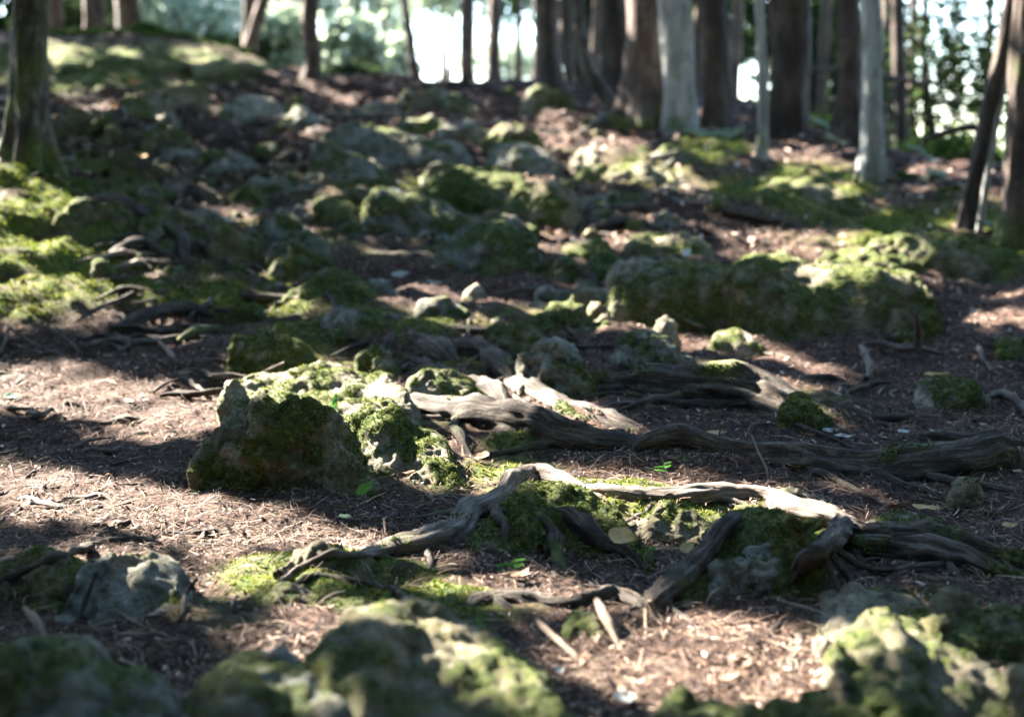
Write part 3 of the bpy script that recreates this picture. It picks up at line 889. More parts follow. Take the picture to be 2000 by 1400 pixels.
# front row, close to the camera
R('broad mossy boulder filling the bottom middle of the path', [(490, 1470), (525, 1330), (565, 1255), (630, 1208), (720, 1182), (820, 1184), (900, 1212), (970, 1250), (1040, 1300), (1105, 1365), (1160, 1460)], (1800, 1800), 0.7, 0.54, slope=0.55, round_=0.95, knob=0.72)
R('rounded grey-green boulder at the bottom edge beside the broad mossy boulder', [(330, 1440), (365, 1340), (400, 1285), (450, 1265), (520, 1275), (580, 1310), (620, 1360), (650, 1450)], 1720, 0.36, 0.5, mat='rock_grey', slope=0.5, round_=0.95, knob=0.72)
R('bluish lumpy boulder in the bottom left corner', [(-80, 1320), (-20, 1275), (40, 1262), (110, 1268), (160, 1310), (215, 1300), (260, 1345), (300, 1440)], 1720, 0.45, 0.44, mat='rock_grey', slope=0.5, round_=0.95, knob=0.72)
R('small tan pebble between the two bottom left boulders', [(275, 1365), (295, 1335), (325, 1330), (345, 1370)], 1400, .06, .1, mat='rock_pale', tuft=False, name='stone', cat='stone')
R('grey knobbly rock under the bent root, left of the bare trodden soil', [(130, 1170), (150, 1110), (195, 1075), (250, 1067), (310, 1082), (345, 1110), (365, 1160), (375, 1210)], 1225, 0.24, 0.48, mat='rock_grey', slope=0.4, round_=0.9, knob=0.9)
R('green mossy hump under the long thin root at the picture\'s left edge', [(-60, 1130), (0, 1100), (60, 1085), (120, 1090), (165, 1130), (190, 1180)], 1200, 0.18, .85, round_=1.0, slope=0.4)
R('low mossy rock behind the broad boulder, streaked by sun', [(430, 1215), (480, 1170), (540, 1150), (620, 1150), (700, 1165), (760, 1190), (800, 1230)], 1235, 0.16, .72, round_=1.0, slope=0.5)
R('small sunlit mossy rock with a root creeping over its back', [(535, 1120), (565, 1088), (620, 1070), (680, 1075), (730, 1095), (765, 1130), (780, 1155)], 1160, 0.12, .6, slope=0.4)
R('pale sunlit rock with a mossy crown near the right edge', [(1590, 1275), (1615, 1205), (1650, 1160), (1710, 1143), (1780, 1148), (1850, 1168), (1910, 1200), (1950, 1240)], 1330, 0.4, 0.4, mat='rock_pale', slope=0.6, round_=0.95, knob=0.72)
R('dark mossy boulder in the bottom right corner', [(1635, 1330), (1660, 1265), (1710, 1230), (1780, 1215), (1850, 1225), (1930, 1255), (2010, 1290), (2090, 1340)], 1640, 0.5, 0.5, slope=0.5, round_=0.9, knob=0.72)
R('mossy rock behind the bottom right boulder, touching the picture edge', [(1830, 1230), (1880, 1190), (1950, 1185), (2020, 1200), (2080, 1240)], 1350, 0.24, .62, round_=1.0, slope=0.4)
R('soft green rock cut off by the bottom edge before the corner boulder', [(1490, 1450), (1540, 1390), (1620, 1355), (1720, 1340), (1820, 1355), (1900, 1390), (1960, 1450)], 1700, 0.3, .78, slope=0.3, round_=0.85)
R('low tan rock at the bottom edge below the sunlit soil', [(1260, 1440), (1320, 1385), (1400, 1365), (1480, 1370), (1540, 1410), (1580, 1450)], 1640, 0.26, .45, mat='rock_pale', round_=1.0, slope=0.3)
R('pale egg-shaped stone half in shade below the bent twig root', [(1100, 1250), (1112, 1220), (1135, 1210), (1165, 1215), (1195, 1240), (1212, 1268)], 1272, .08, .12, mat='rock_pale', tuft=False, name='stone', cat='stone')
# middle, in focus
R('dark mossy dome-shaped rock in the centre of the picture', [(362, 968), (370, 905), (396, 856), (440, 815), (505, 793), (580, 786), (640, 796), (676, 828), (700, 880), (720, 935), (742, 985)], (968, 990), 0.24, 0.56, slope=0.3, round_=0.85, knob=1.2)
R('long sunlit rock with pale knobs behind the dark dome rock', [(425, 775), (434, 742), (470, 730), (520, 728), (570, 715), (615, 704), (660, 718), (700, 740), (740, 732), (775, 748), (800, 790)], (850, 885), 0.55, 0.47, mat='rock_pale', slope=0.6, round_=0.95, knob=0.55)
R('sunlit mossy shoulder of rock sloping down beside the dark dome rock', [(650, 850), (690, 795), (740, 780), (790, 800), (810, 845), (850, 858), (872, 890), (890, 930), (915, 960)], (940, 978), 0.45, 0.53, mat='rock_pale', slope=0.6, round_=0.95, knob=0.7)
R('smooth egg-like boulder behind the thick knuckled root', [(792, 775), (805, 745), (835, 727), (880, 730), (915, 745), (940, 768), (958, 800)], 805, .2, .42, knob=.45, mat='rock_pale')
R('small sandy hump behind the smooth egg-like boulder', [(815, 735), (835, 713), (870, 712), (900, 735)], 742, .1, .2, knob=.5, tuft=False)
R('small grey-green rock with a pale cap behind the sunlit rock', [(696, 725), (708, 692), (735, 680), (755, 688), (770, 712), (778, 738)], 738, .12, .35, mat='rock_grey')
R('knobbly low rock with green moss under the fine roots', [(440, 690), (458, 656), (490, 647), (525, 650), (560, 665), (590, 680), (620, 705)], 722, .2, .62, mat='rock_grey')
R('tall craggy rock leaning beside the crossing roots', [(1018, 700), (1030, 672), (1060, 655), (1095, 668), (1125, 700), (1150, 735), (1172, 775), (1180, 800)], (770, 802), .24, .55, mat='rock_grey', knob=1.3)
R('rounded tan rock just behind the tall craggy rock', [(940, 690), (955, 655), (985, 643), (1020, 645), (1050, 660), (1065, 690)], 700, .16, .35)
R('dark mossy rock on the bare ground behind the long right root', [(1205, 700), (1218, 672), (1250, 650), (1285, 662), (1315, 685), (1345, 705), (1370, 728)], 738, .22, .5, mat='rock_grey', knob=1.2)
R('little rock with a pale ridge behind the dark mossy rock', [(1225, 670), (1245, 652), (1275, 650), (1300, 672)], 685, .1, .3, mat='rock_grey', tuft=False)
R('mossy hump under the leaf, below the forked root', [(1205, 1040), (1240, 1010), (1290, 998), (1350, 1005), (1400, 1030), (1420, 1060)], 1070, .16, .68)
R('ragged grey rock sticking out of the dark moss mound', [(1395, 1130), (1412, 1088), (1445, 1072), (1490, 1080), (1525, 1105), (1555, 1145)], 1170, .16, .4, mat='rock_grey', knob=1.25)
R('small bluish stone set in moss between the two short root stubs', [(1462, 1048), (1480, 1034), (1505, 1034), (1520, 1050)], 1056, .06, .15, mat='rock_grey', tuft=False, name='stone', cat='stone')
R('white sunlit stone on the sunny litter behind the lit root', [(1518, 975), (1535, 953), (1560, 948), (1585, 962), (1608, 990)], 992, .1, .1, mat='rock_pale', tuft=False, name='stone', cat='stone')
R('little mossy stone lying in front of the dark right root', [(1305, 912), (1318, 893), (1340, 893), (1366, 912)], 916, .06, .35, mat='rock_pale', tuft=False, name='stone', cat='stone')
R('mossy stone under the end of the big right root', [(1518, 838), (1540, 806), (1570, 786), (1600, 790), (1620, 815), (1632, 845)], 850, .16, .6)
R('flat stone with green lichen, lying apart on dark soil', [(1785, 775), (1800, 748), (1850, 738), (1900, 745), (1932, 770)], 792, .2, .4, mat='rock_grey', knob=.6)
R('small round mossy stone in the dark near the right edge', [(1855, 985), (1865, 958), (1890, 944), (1915, 955), (1925, 985)], 992, .08, .6)
R('flat rock behind the double root, crossed by fibres', [(1690, 1020), (1730, 1000), (1790, 1000), (1840, 1015), (1870, 1040)], 1040, .14, .3, mat='rock_grey', knob=.6)
R('mossy stone cut off by the right edge behind the flat lichen stone', [(1955, 690), (1975, 662), (2010, 655), (2060, 690)], 702, .2, .55)
R('low stone with a lit flat top in front of the big ledge', [(1385, 675), (1400, 652), (1440, 648), (1470, 660), (1492, 682)], 690, .16, .25, mat='rock_pale', knob=.5)
R('dark green moss mound between the straight grey stub and the flaky stub', [(1290, 1190), (1350, 1110), (1400, 1045), (1450, 1008), (1530, 1000), (1610, 1008), (1655, 1020), (1665, 1060), (1640, 1120), (1600, 1175)], 1190, .34, .98, name='moss_mound', cat='mound', knob=.7, round_=1.0, slope=.55)
R('dark moss bank carrying the grey forked root', [(880, 1120), (920, 1050), (970, 990), (1030, 948), (1090, 945), (1150, 962), (1210, 1000), (1260, 1070), (1290, 1110)], 1125, .34, .95, name='moss_mound', cat='mound', knob=.7, round_=1.0, slope=.55)
# stones on the sunny strip
R('pale two-humped stone on the sunny strip', [(905, 600), (912, 570), (930, 563), (945, 578), (962, 582), (968, 606)], 612, .12, .1, mat='rock_pale', name='stone', cat='stone', tuft=False)
R('dark flat stone casting a shadow on the sunny strip', [(975, 622), (1000, 597), (1030, 592), (1060, 595), (1075, 608)], 624, .14, .15, mat='rock_grey', name='stone', cat='stone', tuft=False)
R('rounded sunlit stone with moss beside the ledge', [(1108, 590), (1125, 563), (1155, 558), (1180, 570), (1202, 600)], 605, .2, .4, mat='rock_pale', name='stone', cat='stone')
R('small pale round stone in front of the rounded sunlit stone', [(1140, 630), (1150, 602), (1170, 593), (1190, 605), (1195, 635)], 638, .12, .08, mat='rock_pale', name='stone', cat='stone', tuft=False)
R('tiny white pebble between the sunny stones', [(1075, 600), (1085, 590), (1098, 594), (1100, 606)], 608, .05, .0, mat='rock_pale', name='stone', cat='stone', tuft=False)
R('upright whitish stone in front of the ledge\'s sunlit end', [(1280, 650), (1287, 625), (1300, 617), (1320, 630), (1330, 660)], 664, .1, .1, mat='rock_pale', name='stone', cat='stone', tuft=False)
# the ledge and what lies behind
R('massive mossy rock ledge at right with a dark hollow front', [(1425, 600), (1440, 530), (1475, 500), (1530, 503), (1590, 515), (1650, 515), (1720, 520), (1790, 535), (1818, 560), (1828, 620), (1830, 650)], (655, 662), .62, .6, slope=0.3, round_=0.7, knob=0.8)
R('sunlit left end of the rock ledge, pale below and mossy on top', [(1185, 590), (1200, 525), (1240, 505), (1300, 502), (1370, 508), (1430, 520), (1470, 560)], (622, 640), .5, .5, mat='rock_pale', round_=.68, knob=1.0, slope=0.25)
R('mossy rock with a lit left tip resting behind the ledge', [(1215, 490), (1235, 466), (1280, 457), (1340, 458), (1385, 480), (1400, 505)], 515, .4, .6)
R('flat mossy slab on top of the far end of the ledge', [(1590, 515), (1620, 490), (1690, 490), (1760, 500), (1800, 525)], 540, .4, .65)
R('low mossy rock in line with the ledge, left of it', [(1085, 510), (1105, 482), (1145, 472), (1180, 478), (1205, 505)], 522, .35, .65)
R('dark mossy rock heap left of the sunny strip\'s far end', [(850, 500), (870, 468), (910, 455), (960, 450), (1010, 452), (1045, 470), (1062, 510)], 540, .4, .6, mat='rock_grey', knob=1.2)
R('grey rock behind the dark mossy heap', [(915, 455), (945, 425), (985, 415), (1015, 430), (1035, 460)], 470, .3, .4, mat='rock_grey')
R('triangular mossy rock leaning on the dark mossy heap', [(940, 540), (965, 512), (990, 498), (1010, 510), (1025, 545)], 552, .2, .7)
R('mossy boulder shaped like a loaf above the sunlit centre rock', [(582, 570), (598, 540), (630, 527), (670, 530), (705, 545), (730, 575), (740, 605)], 618, .35, .68)
R('round dark boulder with a tan left cheek', [(525, 500), (535, 460), (570, 447), (605, 455), (630, 480), (645, 520)], 528, .3, .4, mat='rock_grey', knob=1.2)
R('squarish mossy rock left of the round dark boulder', [(400, 500), (410, 455), (450, 440), (485, 450), (502, 480), (508, 520)], 525, .3, .6)
R('long mossy rock lying below the middle of the slope', [(700, 440), (720, 385), (760, 368), (810, 375), (860, 395), (905, 420), (918, 450)], (470, 480), .5, .6, mat='rock_grey')
R('lumpy mossy rock high on the left of the slope', [(580, 370), (605, 320), (645, 298), (700, 302), (745, 330), (770, 370)], 392, .5, .6, mat='rock_grey')
R('long grey ridge of rock across the upper slope', [(600, 300), (630, 258), (700, 245), (770, 255), (830, 268), (890, 280), (925, 310)], 335, .7, .42, mat='rock_grey')
R('bright green moss-covered rock in the middle of the slope', [(790, 400), (840, 345), (900, 322), (960, 335), (1020, 350), (1060, 390)], 420, .6, .85)
R('dark rock with a hollow side at the right end of the green one', [(1030, 430), (1040, 370), (1070, 350), (1105, 360), (1135, 400), (1142, 435)], 445, .45, .55)
R('grey mossy rock on the upper slope, right of the ridge', [(940, 330), (965, 290), (1010, 277), (1060, 290), (1100, 325)], 350, .5, .45, mat='rock_grey')
R('sunlit tan rock below the pale tree', [(1110, 325), (1125, 293), (1160, 288), (1200, 300), (1225, 325)], 338, .5, .2, mat='rock_pale')
R('mossy tan rock below and right of the sunlit tan rock', [(1170, 355), (1200, 325), (1260, 318), (1310, 335), (1345, 365)], 378, .5, .5)
R('small grey stone below the mossy tan rock', [(1265, 390), (1285, 372), (1310, 372), (1325, 392)], 396, .2, .3, mat='rock_grey', tuft=False)
R('grassy hump under the two pale trees at right', [(1480, 380), (1540, 350), (1600, 352), (1660, 375), (1700, 400)], 412, .6, .7)
R('mossy bank of stones at the right under the leaning tree', [(1690, 495), (1730, 470), (1800, 455), (1880, 465), (1950, 485), (2010, 510)], 530, .5, .7)
R('mossy boulder by the upper left edge of the path', [(225, 225), (245, 190), (285, 175), (320, 190), (340, 222)], 235, .5, .5)
R('moss-topped rock beside the orange leaf on the upper path', [(310, 220), (325, 178), (360, 165), (395, 178), (405, 215)], 228, .5, .75)
R('pale low rock on the upper path, left of the dark root', [(420, 225), (445, 195), (500, 188), (545, 205), (560, 230)], 238, .5, .3, mat='rock_grey')
R('grey stone on the shady path under the left tree', [(320, 440), (345, 412), (390, 408), (425, 420), (435, 448)], 455, .25, .45, mat='rock_grey')
R('mossy rock half hidden below the lumpy mossy rock', [(590, 420), (620, 395), (670, 390), (700, 415)], 432, .3, .5)
R('grey slab on the shaded path above the round boulder', [(470, 380), (500, 345), (545, 345), (580, 375)], 392, .35, .35, mat='rock_grey')
R('bluish stone on the shaded path beside the left root', [(300, 320), (330, 290), (375, 290), (400, 315)], 330, .4, .4, mat='rock_grey')
R('lumpy stone on the left path in front of the bluish one', [(400, 330), (425, 305), (470, 300), (500, 330)], 345, .4, .45, mat='rock_grey')

lump_rng = random.Random(5)
for _i in range(150):
    _u, _v = lump_rng.uniform(140, 1250), lump_rng.uniform(205, 540)
    if _i >= 70: _u, _v = lump_rng.uniform(1100, 1750), lump_rng.uniform(300, 455)
    if _i >= 84: _u, _v = lump_rng.uniform(420, 1250), lump_rng.uniform(178, 250)
    if _i >= 94: _u, _v = lump_rng.uniform(180, 1180), lump_rng.uniform(270, 560)
    if _i >= 132: _u, _v = lump_rng.uniform(430, 1150), lump_rng.uniform(560, 690)
    _w = lump_rng.uniform(34, 150 if _i % 2 else 60)*(.6 + _v/900); _h = min(40, _w*lump_rng.uniform(.16, .42))
    _mo = (.62, .85, .4)[_i % 3]
    R(('half-buried stone with patchy moss on the shaded slope', 'low green moss-covered stone on the shaded slope', 'half-buried grey stone on the shaded slope')[_i % 3], [(_u - _w/2, _v), (_u - _w*.33, _v - _h*lump_rng.uniform(.5, .9)), (_u - _w*.1, _v - _h), (_u + _w*.1, _v - _h*lump_rng.uniform(.7, 1)), (_u + _w*.34, _v - _h*lump_rng.uniform(.35, .85)), (_u + _w/2, _v)], _v + _h*.45, None, _mo, mat=lump_rng.choice(['rock', 'rock_grey', 'rock_grey']), name='stone', cat='stone', tuft=False, slope=lump_rng.uniform(.1, .6), round_=lump_rng.uniform(.7, 1.0), knob=1.3, group=('patchy stones of the slope', 'green stones of the slope', 'grey stones of the slope')[_i % 3])

# ------------------------------------------------------------------ roots
T = make_root
T('thick knuckled root lying across the centre behind the dome rock', [(770, 778, 8), (812, 790, 20, .01), (850, 797, 27, .02), (910, 805, 31, .025), (980, 818, 31, .03), (1035, 828, 33, .035), (1052, 830, 37, .04), (1085, 848, 31, .03), (1150, 862, 27, .02), (1230, 872, 22, .01), (1300, 885, 15)], 0.45, tufted=True, flat=1.15)
T('sunlit brown root running down behind the knuckled root', [(985, 735, 14), (1030, 760, 20), (1090, 785, 19), (1150, 806, 16), (1220, 832, 13), (1290, 850, 9)], .1, mat='root_pale')
T('broad flat root between the egg-like boulder and the sunlit brown root', [(905, 735, 14), (940, 755, 26), (970, 780, 22), (990, 800, 10)], .3, mat='root_pale', flat=.7)
T('dark root sweeping down from the mossy patch to the craggy rock', [(560, 632, 10), (640, 628, 18), (720, 636, 22), (800, 655, 24), (860, 690, 22), (905, 705, 16)], .35)
T('dark bark root curving over beside the rounded tan rock', [(868, 675, 10), (905, 680, 20), (950, 698, 22), (990, 722, 20), (1020, 748, 14)], .2)
T('big root with a tall dark side on the right half of the path', [(1150, 728, 12), (1230, 748, 27, .03), (1310, 758, 31, .035), (1400, 762, 34, .035), (1480, 772, 34, .03), (1545, 796, 30, .025), (1590, 818, 24, .015), (1640, 842, 12)], 0.42, tufted=True, flat=1.1)
T('long dark root with a humped start across the right side', [(1225, 888, 10), (1270, 868, 18, .03), (1325, 858, 26, .04), (1375, 872, 24, .03), (1450, 890, 24, .015), (1550, 898, 30, .015), (1650, 903, 36, .02), (1750, 908, 36, .02), (1850, 905, 34, .02), (1950, 895, 30, .02), (1990, 905, 22)], 0.38, flat=1.1)
T('thin root rising over the right root into the picture edge', [(1640, 868, 6), (1740, 860, 9), (1850, 855, 12), (1930, 858, 12), (2040, 862, 10)], .2)
T('grey forked root arching down from the sunlit moss', [(690, 1082, 10), (760, 1080, 19), (830, 1068, 27), (890, 1036, 28), (940, 995, 28), (990, 958, 25), (1045, 936, 19), (1100, 940, 12), (1150, 950, 7)], .15, mat='root_pale', tufted=True, cast=True, wander=.4)
T('reddish stub growing down from the forked root', [(955, 985, 12), (975, 1008, 12), (985, 1035, 8), (986, 1060, 5)], .1, cast=True)
T('bluish root leg hanging from the moss below the forked root', [(1050, 985, 10), (1070, 1030, 14), (1085, 1075, 17), (1100, 1120, 12)], .25, cast=True)
T('dark root leg slanting right under the fallen leaf', [(1060, 985, 12), (1120, 1018, 16), (1180, 1058, 15), (1235, 1090, 11), (1265, 1108, 7)], .3, cast=True)
T('sunlit bleached root snaking past the forked root', [(1120, 955, 10), (1170, 962, 17, .03), (1240, 970, 20, .035), (1320, 966, 21, .035), (1400, 960, 21, .03), (1480, 968, 22, .03), (1560, 988, 22, .03), (1640, 1012, 22, .03), (1720, 1032, 18, .02)], .1, mat='root_pale', wander=.4)
T('thin bleached root running below the sunlit bleached root', [(1130, 975, 5), (1200, 982, 8), (1260, 988, 8), (1320, 978, 6)], .0, mat='root_pale')
T('long stringy root going off the picture edge at right', [(1640, 1022, 12, .03), (1720, 1040, 18, .03), (1810, 1052, 20, .03), (1900, 1070, 20, .03), (2060, 1100, 20, .02)], 0.4, flat=1.1)
T('thick dark root just under the long stringy root', [(1620, 1050, 14, .02), (1700, 1068, 24, .02), (1800, 1080, 26, .02), (1900, 1102, 26, .02), (2060, 1135, 26, .015)], 0.38)
T('straight grey root stub slanting through the moss to the sunny soil', [(1442, 1002, 9), (1425, 1020, 16), (1390, 1062, 18), (1345, 1112, 20), (1305, 1152, 22), (1275, 1182, 18), (1262, 1205, 8)], .12, tufted=False, cast=True, straight=True, wander=.2)
T('short flaky root stub at the end of the moss mound', [(1655, 1012, 12), (1638, 1035, 22), (1605, 1070, 22), (1570, 1102, 22), (1545, 1125, 14)], .12, rough=.3, ridges=.3, tufted=False, cast=True, straight=True, wander=.25)
T('low dark root bordering the narrow sunny band', [(900, 1185, 10), (950, 1178, 14), (1010, 1172, 17), (1080, 1178, 17), (1150, 1172, 17), (1200, 1165, 17), (1245, 1180, 14), (1270, 1195, 8)], .25)
T('splintered root end beside the green leaf', [(895, 1200, 8), (930, 1185, 17), (965, 1178, 18), (1000, 1195, 12), (1018, 1212, 6)], .1, rough=.3, ridges=.3)
T('long thin root bending over the left front rocks', [(-60, 1160, 7), (0, 1138, 8), (60, 1112, 9), (120, 1088, 9), (180, 1068, 9), (245, 1055, 9), (285, 1060, 8), (330, 1070, 7), (400, 1068, 6), (450, 1058, 5)], .0, cast=True)
T('thin brown root creeping over the small sunlit mossy rock', [(530, 1150, 6), (570, 1122, 7), (610, 1095, 7), (650, 1080, 7), (700, 1085, 6), (760, 1082, 6)], .0, mat='root_pale', cast=True)
T('dark twig-like root across the low mossy rock', [(560, 1150, 6), (600, 1130, 7), (650, 1128, 8), (700, 1138, 8), (760, 1150, 8), (800, 1165, 5)], .2, cast=True)
T('short lit root arch on the sunny trodden soil', [(330, 970, 5), (380, 966, 7), (415, 968, 9), (432, 985, 10), (434, 1012, 8)], .0, mat='root_pale')
T('forked grey root at the left edge of the trodden soil', [(-40, 1035, 8), (20, 1012, 9), (50, 990, 9), (75, 968, 6)], .0)
T('curled grey root on the sunlit soil at right front', [(1535, 1220, 6), (1555, 1235, 10), (1562, 1262, 10), (1548, 1290, 9), (1545, 1320, 6)], .1, mat='root_pale')
T('dark hooked root beside the curled grey root', [(1490, 1250, 8), (1520, 1225, 10), (1550, 1205, 9), (1580, 1195, 6)], .15)
T('brown root coming down from the mossy left bank', [(145, 395, 12), (200, 405, 20), (255, 418, 22), (300, 440, 20), (335, 465, 18), (355, 495, 13), (362, 520, 8)], .3)
T('thin root arching in the dark moss below the brown root', [(200, 500, 6), (250, 480, 10), (290, 480, 11), (325, 500, 10), (350, 515, 6)], .2)
T('upper fine root lying over the moss patch at left', [(180, 548, 5), (230, 546, 7), (280, 550, 7), (340, 552, 6), (400, 556, 4)], .2)
T('wavy fine root over the green moss patch', [(190, 580, 5), (240, 565, 7), (310, 572, 9), (360, 562, 10), (420, 572, 9), (500, 582, 9), (560, 585, 8), (610, 600, 5)], .3)
T('bluish short root bulging from the litter below the moss patch', [(215, 638, 6), (265, 622, 11), (320, 608, 13), (370, 604, 13), (410, 610, 8)], .2)
T('mossy root end pointing at the knobbly low rock', [(345, 662, 6), (385, 650, 11), (430, 645, 12), (470, 648, 7)], .5)
T('straight dark root behind the knobbly low rock', [(470, 640, 6), (540, 628, 10), (600, 622, 10), (660, 625, 8)], .3)
T('thin root joining the wavy root to the loaf-shaped boulder', [(420, 600, 5), (500, 612, 8), (560, 618, 8), (630, 610, 8), (700, 615, 5)], .3)
T('dark root lying before the loaf-shaped boulder', [(700, 620, 8), (770, 640, 12), (850, 645, 12), (930, 650, 10), (1000, 648, 6)], .2)
T('long dark root crossing the upper path', [(425, 238, 8), (480, 245, 11), (560, 240, 13), (650, 235, 13), (740, 232, 12), (840, 225, 8)], .1)
T('bent dark root on the shaded left path', [(265, 398, 8), (320, 385, 13), (365, 372, 15), (410, 385, 13), (450, 398, 8)], .1)
T('dark root slanting below the lumpy mossy rock', [(480, 415, 6), (530, 430, 11), (580, 445, 11), (640, 470, 9), (720, 480, 6)], .1)
T('grey root lying behind the loaf-shaped boulder', [(620, 455, 8), (680, 470, 14), (740, 490, 14), (780, 505, 8)], .2)
T('chevron-shaped dark root on the slope above the ledge', [(1140, 450, 6), (1180, 438, 9), (1215, 430, 9), (1260, 442, 8), (1320, 448, 5)], .0)
T('root foot of the big dark tree reaching down the slope', [(1215, 215, 20), (1190, 240, 20), (1160, 252, 14), (1110, 262, 8)], .1)
T('thin bare root hanging down right of the ledge', [(1870, 560, 3), (1895, 600, 5), (1905, 640, 5), (1915, 690, 5), (1935, 720, 3)], .0, mat='root_pale')
T('small dark curved root on the lit soil behind the big right root', [(1545, 748, 4), (1580, 738, 7), (1620, 736, 7), (1650, 742, 4)], .0)
T('twisted pale root piece standing up from the dark soil', [(1680, 675, 6, .05), (1692, 695, 7, .045), (1700, 715, 7, .03), (1690, 738, 6, .01)], .1, mat='root_pale', bury=False)
T('lit curved root in the dark at the far right', [(1935, 770, 6), (1960, 768, 11), (1985, 785, 10), (2010, 810, 6)], .1, mat='root_pale')
T('thin grey root forking off the end of the big right root', [(1625, 800, 5), (1650, 788, 7), (1680, 778, 5)], .0, mat='root_pale')

# many thin roots half sunk in the litter
fine_rng = random.Random(9)
for _i in range(170):
    if _i < 26: _u, _v = fine_rng.uniform(-20, 460), fine_rng.uniform(920, 1240)
    elif _i >= 140: _u, _v = fine_rng.uniform(300, 1250), fine_rng.uniform(560, 760)
    elif _i >= 108: _u, _v = fine_rng.uniform(180, 1400), fine_rng.uniform(240, 540)
    elif _i >= 84: _u, _v = fine_rng.uniform(-20, 430), fine_rng.uniform(640, 1000)
    elif _i < 46: _u, _v = fine_rng.uniform(150, 900), fine_rng.uniform(500, 720)
    elif _i < 66: _u, _v = fine_rng.uniform(150, 1300), fine_rng.uniform(230, 520)
    else: _u, _v = fine_rng.uniform(1250, 1980), fine_rng.uniform(560, 1120)
    _l = fine_rng.uniform(50, 170); _a = fine_rng.uniform(-.3, .3) if fine_rng.random() < .7 else fine_rng.uniform(-1.2, 1.2)
    _r = fine_rng.uniform(3, 7.5)*(.55 + _v/1500)
    _pp = []
    for _k in range(5):
        _t = _k/4 - .5
        _pp.append((_u + _t*_l + fine_rng.uniform(-6, 6), _v + math.sin(_a)*_t*_l*.6 + fine_rng.uniform(-7, 7), _r*(1 - .5*abs(_t)*2*.8)))
    T(('thin brown root half sunk in the litter', 'thin dark root half sunk in the litter')[_i % 2], _pp, .15, mat=('root_pale', 'root')[_i % 2], name='thin_root', tufted=False, group=('thin brown surface roots', 'thin dark surface roots')[_i % 2], embed=.75)
T('dark gnarled root stepping across the slope under the ridge of rock', [(520, 320, 8), (600, 345, 14), (680, 345, 15), (760, 350, 13), (830, 345, 8)], .3)
T('mossy root lying along the foot of the long mossy rock', [(640, 490, 8), (720, 505, 14), (800, 510, 15), (880, 520, 12), (930, 535, 7)], .5)
T('grey root running from the left bank to the squarish rock', [(240, 430, 8), (310, 450, 13), (380, 480, 14), (450, 520, 12), (520, 545, 7)], .3)
T('root ridge crossing the path below the pale trees', [(1150, 395, 8), (1240, 410, 13), (1340, 405, 14), (1440, 415, 12), (1540, 430, 8)], .3)
T('dark root lying over the upper path before the thick brown tree', [(880, 265, 7), (960, 270, 12), (1040, 262, 13), (1120, 268, 9)], .2)
T('mossy root between the craggy rock and the big right root', [(1040, 720, 8), (1100, 800, 13), (1180, 830, 13), (1270, 848, 8)], .6)
T('gnarled dark root behind the dome rock\'s right shoulder', [(780, 690, 8), (850, 720, 15), (910, 760, 15), (960, 800, 9)], .5)

# ------------------------------------------------------------------ sticks
def stick(label, pts, mat='stick', cat='stick', name='stick', **k):
    return make_root(label, pts, 0, mat, name, cat, rough=.08, ridges=.12, bury=False, tufted=False, embed=.7, wander=.15, **k)
stick('straight tan stick slanting down in front of the egg-shaped stone', [(1048, 1212, 6, .03), (1080, 1240, 7, .025), (1110, 1268, 8, .02), (1142, 1297, 7, .01)])
stick('wide splinter of wood leaning on the low dark root', [(1166, 1170, 6, .05), (1180, 1200, 9, .04), (1195, 1230, 9, .025), (1212, 1268, 4, .005)])
stick('thin upright splinter beside the foot of the grey root stub', [(1262, 1185, 4, .04), (1262, 1220, 4, .02), (1260, 1262, 3, .004)])
stick('slanting splinter at the foot of the grey root stub', [(1268, 1172, 4, .04), (1278, 1195, 5, .02), (1292, 1220, 4, .004)])
stick('long pale splinter lying across the narrow sunny band', [(1120, 1140, 2), (1180, 1146, 3), (1230, 1155, 4), (1260, 1172, 3)])
stick('white stick lying before the ledge', [(1742, 660, 5), (1760, 652, 6), (1778, 643, 6)], 'root_pale')
stick('grey pointed stake leaning against the ledge', [(1789, 612, 3, .16), (1792, 635, 6, .11), (1795, 660, 8, .05), (1793, 688, 6, .0)], 'root_pale')
stick('pale forked twig on the half-lit litter at left', [(220, 650, 3), (240, 662, 4), (252, 675, 4), (228, 684, 4)], 'root_pale', name='twig', cat='twig')
stick('short thick stick lying on the half-lit litter', [(310, 668, 4), (325, 682, 6), (340, 702, 5)])
stick('flat chip-like stick beside the mossy root end', [(362, 692, 3), (385, 682, 5), (404, 675, 4)])
stick('twig leaning over the sunlit centre rock', [(510, 728, 2, .02), (535, 718, 3, .03), (556, 708, 3, .045)], 'root_pale', name='twig', cat='twig')
stick('dark twig lying on the sunlit soil left of the centre rocks', [(300, 765, 3), (325, 748, 4), (360, 738, 3)], 'root', name='twig', cat='twig')
stick('dead twig across the picture\'s left front hollow', [(140, 1225, 4, .02), (162, 1185, 5, .04), (188, 1118, 4, .09)], 'root', name='twig', cat='twig')
stick('broken lit stick in the left front hollow', [(45, 1185, 5, .04), (68, 1208, 8, .03), (85, 1240, 7, .01), (92, 1258, 4, .0)])
stick('curved dead twig right of the grey knobbly rock', [(385, 1130, 4, .05), (362, 1160, 5, .03), (355, 1200, 5, .02), (335, 1228, 4, .005)], 'root', name='twig', cat='twig')
stick('brown stick along the ground before the grey knobbly rock', [(225, 1240, 4), (280, 1232, 6), (335, 1222, 4)])
stick('thin twig rising in front of the long dark right root', [(1500, 955, 2, .0), (1498, 920, 2, .03), (1480, 880, 2, .05), (1468, 850, 1.5, .07)], name='twig', cat='twig')
stick('thin crooked twig on the dark soil at far right', [(1975, 910, 3, .01), (1985, 890, 3, .02), (1992, 872, 3, .03)], name='twig', cat='twig')
